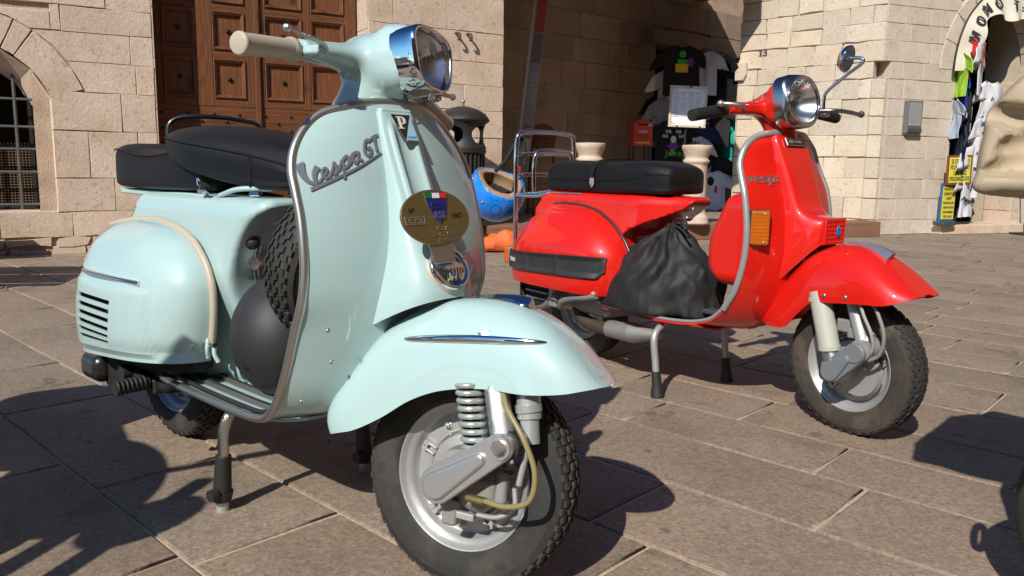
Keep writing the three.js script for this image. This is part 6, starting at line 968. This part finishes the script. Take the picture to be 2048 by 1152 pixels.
// ------------------------------------------------------------------ things under the portico
{
  const c = thing('wooden_chair', 'tan wooden chair with a round backrest in the dark portico behind the rack', 'chair'); c.scale.setScalar(1.08); c.position.set(.385, PLAT, -9.95); c.rotation.y = rad(10); const w = wood(2, 1, .15, [.75, .62, .42]);
  mesh('backrest', new THREE.CylinderGeometry(.155, .155, .02, 40).rotateX(PI / 2).rotateX(-.12).translate(0, .88, -.17), w, c); mesh('rail', box(.27, .03, .026, .006, 0, .885, -.155), w, c); mesh('seat', box(.38, .03, .38, .01, 0, .45, 0), w, c);
  for (const x of [-.16, .16]) { mesh('leg', rod([x, 0, -.17], [x * .8, .85, -.18], .016), w, c); mesh('leg', rod([x, 0, .17], [x, .45, .17], .016), w, c); }
  const o = thing('orange_jacket', 'orange rain jacket lying crumpled on the ground behind the red scooter', 'jacket'); o.position.set(-.2, 0, -7.3); mesh('cloth', field(p => sd.un(sd.ell(p, [0, .06, 0], [.26, .09, .16]), sd.ell(p, [.14, .10, .02], [.10, .10, .1]), .08) + .03 * noise3(p[0] * 7, p[1] * 9, p[2] * 9) + .014 * Math.abs(noise3(p[0] * 16, p[1] * 18, p[2] * 16)), [-.34, 0, -.24], [.34, .26, .24], .016), std({ color: lin(.72, .13, .03), roughness: .7 }), o);
  const k = thing('dark_crate', 'dark wooden crate behind the blue helmet beside the bin', 'crate'); k.position.set(-.62, 0, -7.2); for (let i = 0; i < 4; i++) mesh('board', box(.5, .10, .02, .004, 0, .08 + i * .115, .16), DOORH[1], k); mesh('box', box(.5, .46, .3, .006, 0, .24, 0), DOORV[1], k);
  const m = thing('letter_box', 'red metal letter box on black legs against the dark portico wall', 'letter box'); m.position.set(1.66, PLAT, -10.8); m.rotation.y = rad(18); const rm = phys({ color: lin(.50, .035, .025), roughness: .4, clearcoat: .5 }); const s = new THREE.Shape(); s.moveTo(-.14, 0); s.lineTo(.14, 0); s.lineTo(.135, .30); s.quadraticCurveTo(0, .37, -.135, .30); s.closePath();
  mesh('box', plate(s, .18, .008, 2).translate(0, .88, -.09), rm, m); mesh('slot', box(.15, .018, .01, .002, 0, 1.155, .10), blackMatt, m); mesh('hood', box(.19, .02, .04, .006, 0, 1.178, .11), rm, m); mesh('label', box(.05, .035, .004, .001, .09, 1.15, .10), std({ color: lin(.4, .45, .5), roughness: .6 }), m); mesh('plate', box(.16, .05, .006, .002, .0, 1.0, .10), std({ color: lin(.32, .02, .015), roughness: .5 }), m); mesh('stripe', box(.20, .02, .004, .001, 0, .92, .10), std({ color: lin(.6, .42, .04), roughness: .5 }), m); mesh('lettering', text('POSTE', .03, .002).translate(0, 1.06, .10), std({ color: lin(.6, .55, .5), roughness: .5 }), m);
  for (const x of [-.11, .11]) for (const z of [-.06, .06]) mesh('leg', rod([x, 0, z], [x, .89, z], .012), darkIron, m);
  const f = thing('menu_board', 'pale wooden framed menu sheet on a stand in front of the souvenir shirts', 'menu board'); f.position.set(2.10, PLAT, -10.05); f.rotation.y = rad(6); f.rotation.z = rad(-1.0); const wf = std({ color: lin(.62, .50, .36), roughness: .6 });
  const H = .47, W = .47, y0 = 1.11; for (const [n, w, h, x, y] of [['frame', W, .028, 0, y0 + H], ['frame', W, .028, 0, y0], ['frame', .028, H, -W / 2 + .014, y0 + H / 2], ['frame', .028, H, W / 2 - .014, y0 + H / 2]]) mesh(n, box(w, h - (h === H ? .03 : 0), .03, .004, x, y, 0), wf, f);
  mesh('sheet', box(W - .05, H - .03, .006, .001, 0, y0 + H / 2, -.004), std({ color: lin(.80, .79, .80), roughness: .5 }), f); const ink = std({ color: lin(.28, .28, .30), roughness: .8 }), r = rng(9);
  for (let c2 = 0; c2 < 4; c2++) for (let q = 0; q < 13; q++) { if (q > 8 && c2 % 2) continue; const l = .05 + .03 * r(); if (r() > .15) mesh('print_line', box(l, q === 0 ? .009 : .0045, .001, .0003, -.155 + c2 * .092 + l / 2 - .03, y0 + .40 - q * .024, .0002 + .0005), ink, f); } for (const x of [-1, 1]) for (const y of [.03, .44]) mesh('corner_mark', [box(.05, .006, .001, .0003, x * .17, y0 + y, .0005), box(.006, .035, .001, .0003, x * .19, y0 + (y < .2 ? .045 : .425), .0006)], ink, f);
  for (const x of [-.13, .16]) mesh('clip', box(.02, .03, .04, .004, x, y0 - .012, .01), blackMatt, f); mesh('clip', box(.02, .04, .04, .004, .02, y0 + H + .012, .01), blackMatt, f); mesh('stand', rod([0, 0, -.05], [0, y0 + .3, -.03], .014), darkIron, f); mesh('stand_foot', lathe([[0, 0], [.16, 0], [.16, .015], [.03, .03], [0, .03]], 30), darkIron, f);
}
// ------------------------------------------------------------------ souvenir shirts
const tees = new Map();
function teeGeo(seed, drape) {
  const key = seed % 5 + (drape ? 10 : 0); if (tees.has(key)) return tees.get(key);
  const vs = [0, .02, .05, .1, .2, .3, .36, .37, .375, .45, .6, .8, .93, 1], ex = v => v < .02 ? .16 : v < .05 ? mix(.16, .27, (v - .02) / .03) : v < .1 ? mix(.27, .36, (v - .05) / .05) : v < .365 ? mix(.38, .49, (v - .1) / .265) : v < .374 ? .30 : mix(.265, .285, v);
  const g = shell(vs.length, 25, (i, j) => { const v = vs[i], u = mix(-1, 1, j / 24), x = ex(v) * u, slope = .10 * Math.max(0, Math.abs(x) - .12) / .36 * (v < .37 ? 1 : 0); const neck = v < .03 ? .045 * Math.exp(-((x / .08) ** 2)) : 0; return [x * .98, -v * .72 - slope - neck - (v > .9 ? .02 * noise3(x * 9, seed, 1) : 0), .03 * noise3(x * 8 + seed, v * 2.2, seed) + .012 * noise3(x * 20, v * 4, seed + 3) + .03 * (1 - u * u)]; }, .012, { flip: true });
  tees.set(key, g); return g;
}
const cloth = c => std({ color: lin(...c), roughness: .9, bumpMap: rep(rubberBump, 8), bumpScale: .0008 });
const TEE = { black: cloth([.012, .012, .013]), white: cloth([.62, .62, .64]), grey: cloth([.22, .22, .23]), red: cloth([.55, .02, .02]), blue: cloth([.01, .05, .42]), lime: cloth([.28, .50, .03]), teal: cloth([.01, .35, .27]), navy: cloth([.015, .02, .06]), pale: cloth([.38, .45, .55]) };
const INK = { green: cloth([.05, .45, .06]), yellow: cloth([.75, .55, .04]), purple: cloth([.16, .06, .35]), white: cloth([.7, .7, .7]), red: cloth([.6, .03, .02]), blue: cloth([.03, .15, .5]), pale: cloth([.4, .5, .55]), black: TEE.black };
let teeN = 0;
function tee(label, color, x, y, z, turn, size = 1, prints = [], group = 'souvenir shirts by the portico shop') {
  const t = thing('t_shirt', label, 't-shirt', group), s = ++teeN; t.position.set(x, y, z); t.rotation.y = rad(turn); t.scale.setScalar(size);
  mesh('fabric', teeGeo(s, false), TEE[color], t);
  for (const [kind, ink, px, py, a, b] of prints) {
    const g = kind === 'disc' ? ball(1, 0, 0, 0, a, b, .006) : kind === 'star' ? plate([0, 1, 2, 3, 4, 5, 6, 7, 8, 9, 10, 11].map(k => { const r = k % 2 ? .55 : 1; return [a * r * Math.cos(k * PI / 6), b * r * Math.sin(k * PI / 6)]; }), .004, .001) : kind === 'text' ? text(a, b, .004) : box(a, b, .006, .001, 0, 0, 0, 1);
    mesh('print', g.translate(px, py, .058), INK[ink], t);
  }
  mesh('hanger', tube([[-.15, -.03, .01], [0, .03, .01], [.15, -.03, .01]], .006, 16, 6), darkIron, t); mesh('hook', tube([[0, .03, .01], [0, .08, .01], [.02, .10, .01], [.035, .085, .01]], .003, 14, 5), darkIron, t); return t;
}
{
  const Z = -11.7;
  tee('black shirt with green and yellow print, topmost of the rack by the dark doorway', 'black', 2.33, 2.46, Z + .1, 5, .95, [['disc', 'green', 0, -.13, .05, .05], ['rect', 'yellow', -.01, -.33, .19, .12], ['rect', 'green', .0, -.24, .15, .07], ['star', 'purple', .12, -.24, .07, .09]]);
  tee('white souvenir shirt with blue and red comic print under the topmost black shirt', 'white', 2.30, 2.17, Z, 5, 1.0, [['rect', 'blue', -.07, -.33, .13, .14], ['rect', 'red', .07, -.33, .10, .14], ['disc', 'yellow', .07, -.31, .03, .05], ['disc', 'pale', -.08, -.31, .04, .04]]);
  tee('white shirt hanging sideways beside the topmost black shirt on the rack', 'white', 2.66, 2.40, Z + .05, -48, .85, [['disc', 'yellow', -.12, -.30, .05, .05], ['rect', 'black', -.12, -.17, .10, .12]]);
  tee('pale grey shirt hanging sideways at the dark shop doorway opening', 'grey', 2.98, 2.38, Z - .2, -60, .85, [['disc', 'black', 0, -.25, .05, .09]]);
  tee('black shirt with white scrawls between the white shirt and the doorway', 'black', 2.80, 2.32, Z - .15, -30, .9, [['star', 'white', -.1, -.25, .05, .06], ['rect', 'white', -.1, -.42, .10, .03], ['text', 'pale', 0, -.5, 'ROMA', .05]]);
  tee('black shirt behind the upper part of the menu board', 'black', 2.25, 1.86, Z - .1, 5, 1.0, [['text', 'white', .02, -.10, 'ASSISI', .06], ['rect', 'red', .05, -.2, .1, .03]]);
  tee('grey shirt with a round pale print left of the menu board frame', 'grey', 2.19, 1.75, Z + .05, 22, .95, [['disc', 'pale', .08, -.36, .07, .11], ['disc', 'purple', .09, -.42, .05, .05]]);
  tee('black shirt with white HA HA print and green word below the menu board', 'black', 2.24, 1.42, Z + .15, 8, .92, [['text', 'white', -.08, -.16, 'HA', .05], ['text', 'white', .08, -.16, 'HA', .05], ['text', 'white', -.13, -.23, 'HA', .05], ['text', 'white', .13, -.23, 'HA', .05], ['disc', 'white', 0, -.28, .045, .055], ['star', 'purple', 0, -.38, .12, .08], ['text', 'green', 0, -.50, 'Joke', .09]]);
  tee('navy shirt with turquoise print hanging beside the black HA HA shirt', 'navy', 2.58, 1.42, Z, -10, .9, [['star', 'pale', 0, -.22, .07, .07], ['rect', 'blue', 0, -.36, .14, .04]]);
  tee('white shirt with black letters showing between the bollard and the HA HA shirt', 'white', 2.55, 1.22, Z + .1, 10, .8, [['text', 'black', 0, -.14, 'WAR', .09], ['rect', 'black', .02, -.34, .13, .16]]);
  tee('dark shirt with grey figure print above the bollard cap', 'black', 2.86, 1.75, Z - .1, -35, .95, [['disc', 'pale', -.05, -.22, .05, .09], ['rect', 'pale', -.05, -.45, .04, .2]]);
  tee('turquoise shirt hanging low at the edge of the dark shop doorway', 'teal', 3.05, 1.4, Z - .3, -70, .95, []);
  tee('black shirt with pale figure and yellow face print behind the bollard shaft', 'black', 2.83, .98, Z - .05, -18, .95, [['disc', 'white', -.02, -.22, .06, .09], ['disc', 'yellow', .05, -.40, .06, .06], ['rect', 'pale', -.06, -.5, .1, .12]]);
  tee('white shirt with a sketched portrait near the floor of the shop doorway', 'white', 2.84, .74, Z + .05, -12, .78, [['disc', 'black', 0, -.2, .06, .08], ['rect', 'red', .1, -.35, .05, .12]]);
  tee('red shirt peeping out behind the sunlit wall corner', 'red', 3.40, 2.42, -11.95, 20, .62, []); tee('blue shirt peeping out behind the sunlit wall below the red one', 'blue', 3.36, 2.17, -11.95, 20, .62, []);
  tee('lime green shirt peeping out behind the sunlit wall above the red grip', 'lime', 3.36, 1.87, -11.85, 20, .62, []); tee('long teal shirt peeping out behind the sunlit wall lowest of the four', 'teal', 3.42, 1.60, -11.9, 25, .95, []);
}
// ------------------------------------------------------------------ the shop in the arch
{
  const W = p => { rightWall.updateMatrixWorld(); return rightWall.localToWorld(V3(...p)); };
  const G = 'souvenir shirts in the arched shop door', T2 = (l, c, u, y, z, turn, s, pr) => { const p = W([u - .11, y + .04, z]); return tee(l, c, p.x, p.y, p.z, 20 + turn, s * 1.14, pr, G); };
  T2('lime and black shirt at the outer edge of the arched shop door', 'lime', 1.22, 2.16, .06, 70, .62, [['rect', 'black', 0, -.2, .05, .2], ['disc', 'black', .1, -.3, .06, .08]]);
  T2('dark blue shirt hanging highest inside the arched shop door', 'blue', 1.62, 2.62, -.15, 20, .8, []);
  T2('white football shirt with red stripe hanging in the arched shop door', 'white', 1.50, 2.33, .10, 35, .82, [['rect', 'red', -.15, -.2, .09, .3], ['text', 'black', .06, -.18, 'ASSISI', .06], ['rect', 'blue', .0, -.62, .3, .05]]);
  T2('red and yellow shirt behind the white football shirt', 'red', 1.42, 2.40, -.02, 55, .75, [['rect', 'yellow', 0, -.3, .1, .4]]);
  T2('blue shirt below the lime shirt in the arched shop door', 'blue', 1.34, 1.98, .02, 60, .62, [['rect', 'black', 0, -.35, .2, .1]]);
  T2('black shirt with small grey figures in the middle of the shop door', 'black', 1.45, 1.72, .03, 40, .95, [['disc', 'pale', .0, -.24, .05, .09], ['rect', 'pale', .08, -.40, .05, .1], ['text', 'white', 0, -.55, 'ITALIA', .05]]);
  T2('pale blue tie-dye shirt at the outer edge below the lime shirt', 'pale', 1.20, 1.62, .06, 70, .58, [['disc', 'white', 0, -.25, .07, .05], ['disc', 'blue', .05, -.38, .09, .06]]);
  T2('dark grey hooded shirt above the yellow print sign', 'navy', 1.28, 1.35, .10, 55, .75, []);
  T2('white shirt with red and yellow splashes beside the tan seat cover', 'white', 1.62, 1.40, .12, 20, .72, [['star', 'red', 0, -.22, .11, .10], ['star', 'yellow', .07, -.17, .07, .06], ['rect', 'blue', -.04, -.08, .2, .04]]);
  T2('white shirt with a black moustache print over the yellow print sign', 'white', 1.52, 1.08, .14, 20, .80, [['star', 'black', .0, -.12, .09, .025], ['text', 'black', .08, -.30, 'SI!', .09]]);
  T2('white shirt with black lettering hanging lowest in the shop door', 'white', 1.52, .78, .10, 20, .72, [['disc', 'black', -.02, -.26, .06, .09], ['text', 'black', 0, -.50, 'PERUGIA', .06]]);
  T2('white shirt on the far jamb near the tan seat cover', 'white', 1.78, 1.86, .06, 10, .7, [['disc', 'black', 0, -.3, .05, .06]]);
  const s1 = thing('shop_sign', 'yellow printed sign in a wooden frame hanging above the blue stand at the shop door', 'sign'); s1.position.copy(W([1.115, .63, .22])); s1.rotation.y = rad(14); s1.rotation.z = rad(2); const yel = std({ color: lin(.62, .55, .05), roughness: .6 }), blk = std({ color: lin(.02, .02, .02), roughness: .7 });
  mesh('frame', box(.36, .36, .02, .004, 0, .17, -.004), wood(2, 1, .4, [1.0, .7, .45]), s1); mesh('board', box(.305, .305, .012, .002, 0, .17, .006), yel, s1); ['SI STAMPANO', 'FELPE T-SHIRT', 'CON FRASI', 'PERSONALIZZATE'].forEach((t, i) => { const g = text(t, .046, .002), b = g.boundingBox, w = b.max.x - b.min.x; mesh('lettering', g.scale([.26, .28, .19, .285][i] / w, 1.15, 1).translate(0, .275 - i * .07, .0125), blk, s1); });
  const s2 = thing('board_stand', 'blue edged pavement stand with a yellow printer laboratory poster by the shop door', 'sign'); s2.position.copy(W([1.03, .12, .17])); s2.rotation.y = rad(24); const bl = std({ color: lin(.03, .10, .24), roughness: .5 });
  mesh('frame', box(.25, .50, .03, .006, 0, .27, -.01), bl, s2); mesh('poster', box(.215, .40, .012, .002, 0, .275, .006), yel, s2); mesh('foot', box(.22, .05, .16, .006, 0, .025, -.02), std({ color: lin(.05, .06, .08), roughness: .6 }), s2);
  ['PRINTER', 'LABORATORY', 'SHOP', 'PERSONALIZZA', 'T-SHIRT FELPA FELPE', 'CON UNA IMMAGINE', 'TESTO LOGO'].forEach((t, i) => { const g = text(t, .034, .0015), b = g.boundingBox, w = b.max.x - b.min.x; mesh('lettering', g.scale([.19, .19, .09, .19, .19, .18, .15][i] / w, i < 3 ? 1.1 : .8, 1).translate(0, .445 - i * .056, .0125), blk, s2); });
  // cloth valance around the arch
  const v = thing('shop_valance', 'cream cloth valance with black letters around the arched shop door', 'awning'); v.position.copy(W([1.725, 0, 0])); v.rotation.y = rad(20); const cr = cloth([.58, .53, .42]); const A = t => mix(182, -5, t), P = (t, w) => { const a = rad(A(t)), ri = mix(.78, .78 - w * .0 - .30 * (0.8 + .22 * Math.sin(t * PI * 5)), w), wv = .035 * Math.sin(t * 38) * w; return [ri * Math.cos(a) * .92, 2.02 + ri * 1.22 * Math.sin(a), .10 + .10 * w + wv]; };
  mesh('cloth', shell(120, 12, (i, j) => P(i / 119, j / 11), .006), cr, v); mesh('rail', tube([...Array(30).keys()].map(i => P(i / 29, -.04)), .012, 60, 8), darkIron, v);
  [...'MONO T-SHIRT'].forEach((ch, i) => { if (ch === ' ') return; const t = mix(.16, .98, i / 11), p = P(t, .48), g = text(ch, .135, .004).scale(.8, 1, 1), a = rad(A(t)); const tx = Math.sin(a), ty = -Math.cos(a); g.rotateX(-.3); g.rotateZ(Math.atan2(ty, tx)); mesh('letter', g.translate(p[0], p[1], p[2] + .032), blk, v); });
  const ra = thing('clothes_rack', 'thin black metal trestle leaning on the wall under the tan seat cover', 'rack'); ra.position.copy(W([2.25, 0, .35])); ra.rotation.y = rad(20); for (const x of [0, .16, .34, .5]) mesh('leg', rod([x, .02, .0], [x - .1 + (x > .2 ? .16 : 0), .95, -.05], .009), darkIron, ra); mesh('base', box(.75, .02, .3, .005, .2, .012, 0), darkIron, ra); mesh('crossbar', rod([-.02, .35, 0], [.5, .34, 0], .008), darkIron, ra);
  const bx = thing('wall_box', 'grey metal box with a glazed front fixed to the grey stone corner wall', 'wall box'); bx.position.copy(W([.485, 1.23, .0])); bx.rotation.y = rad(20); mesh('case', box(.235, .39, .07, .008, 0, .19, .035, 3), std({ color: lin(.20, .20, .21), roughness: .45, metalness: .5 }), bx); mesh('window', box(.195, .28, .006, .002, 0, .225, .072), std({ color: lin(.27, .265, .26), roughness: .15 }), bx); mesh('flap', box(.225, .055, .085, .01, 0, .035, .045, 3), std({ color: lin(.12, .12, .125), roughness: .45, metalness: .5 }), bx); mesh('sticker', box(.022, .026, .002, .0005, -.07, .105, .077), std({ color: lin(.5, .35, .1), roughness: .5 }), bx); mesh('sticker', box(.022, .03, .002, .0005, .075, .11, .077), std({ color: lin(.45, .3, .08), roughness: .5 }), bx);
}
// small things on the paving
{
  const p = thing('pebble', 'small white pebble lying on the paving by the mint scooter stand', 'pebble'); p.position.set(-.52, .006, -2.21); mesh('stone', ball(.006, 0, 0, 0, 1.2, .8, 1), WARM[0], p);
  const q = thing('dry_leaf', 'pale dry leaf lying on the paving under the red scooter tail', 'leaf'); q.position.set(.18, .004, -3.12); mesh('blade', ball(.016, 0, 0, 0, 1.4, .18, .8), WARM[2], q);
}
renderer.render(scene, camera);
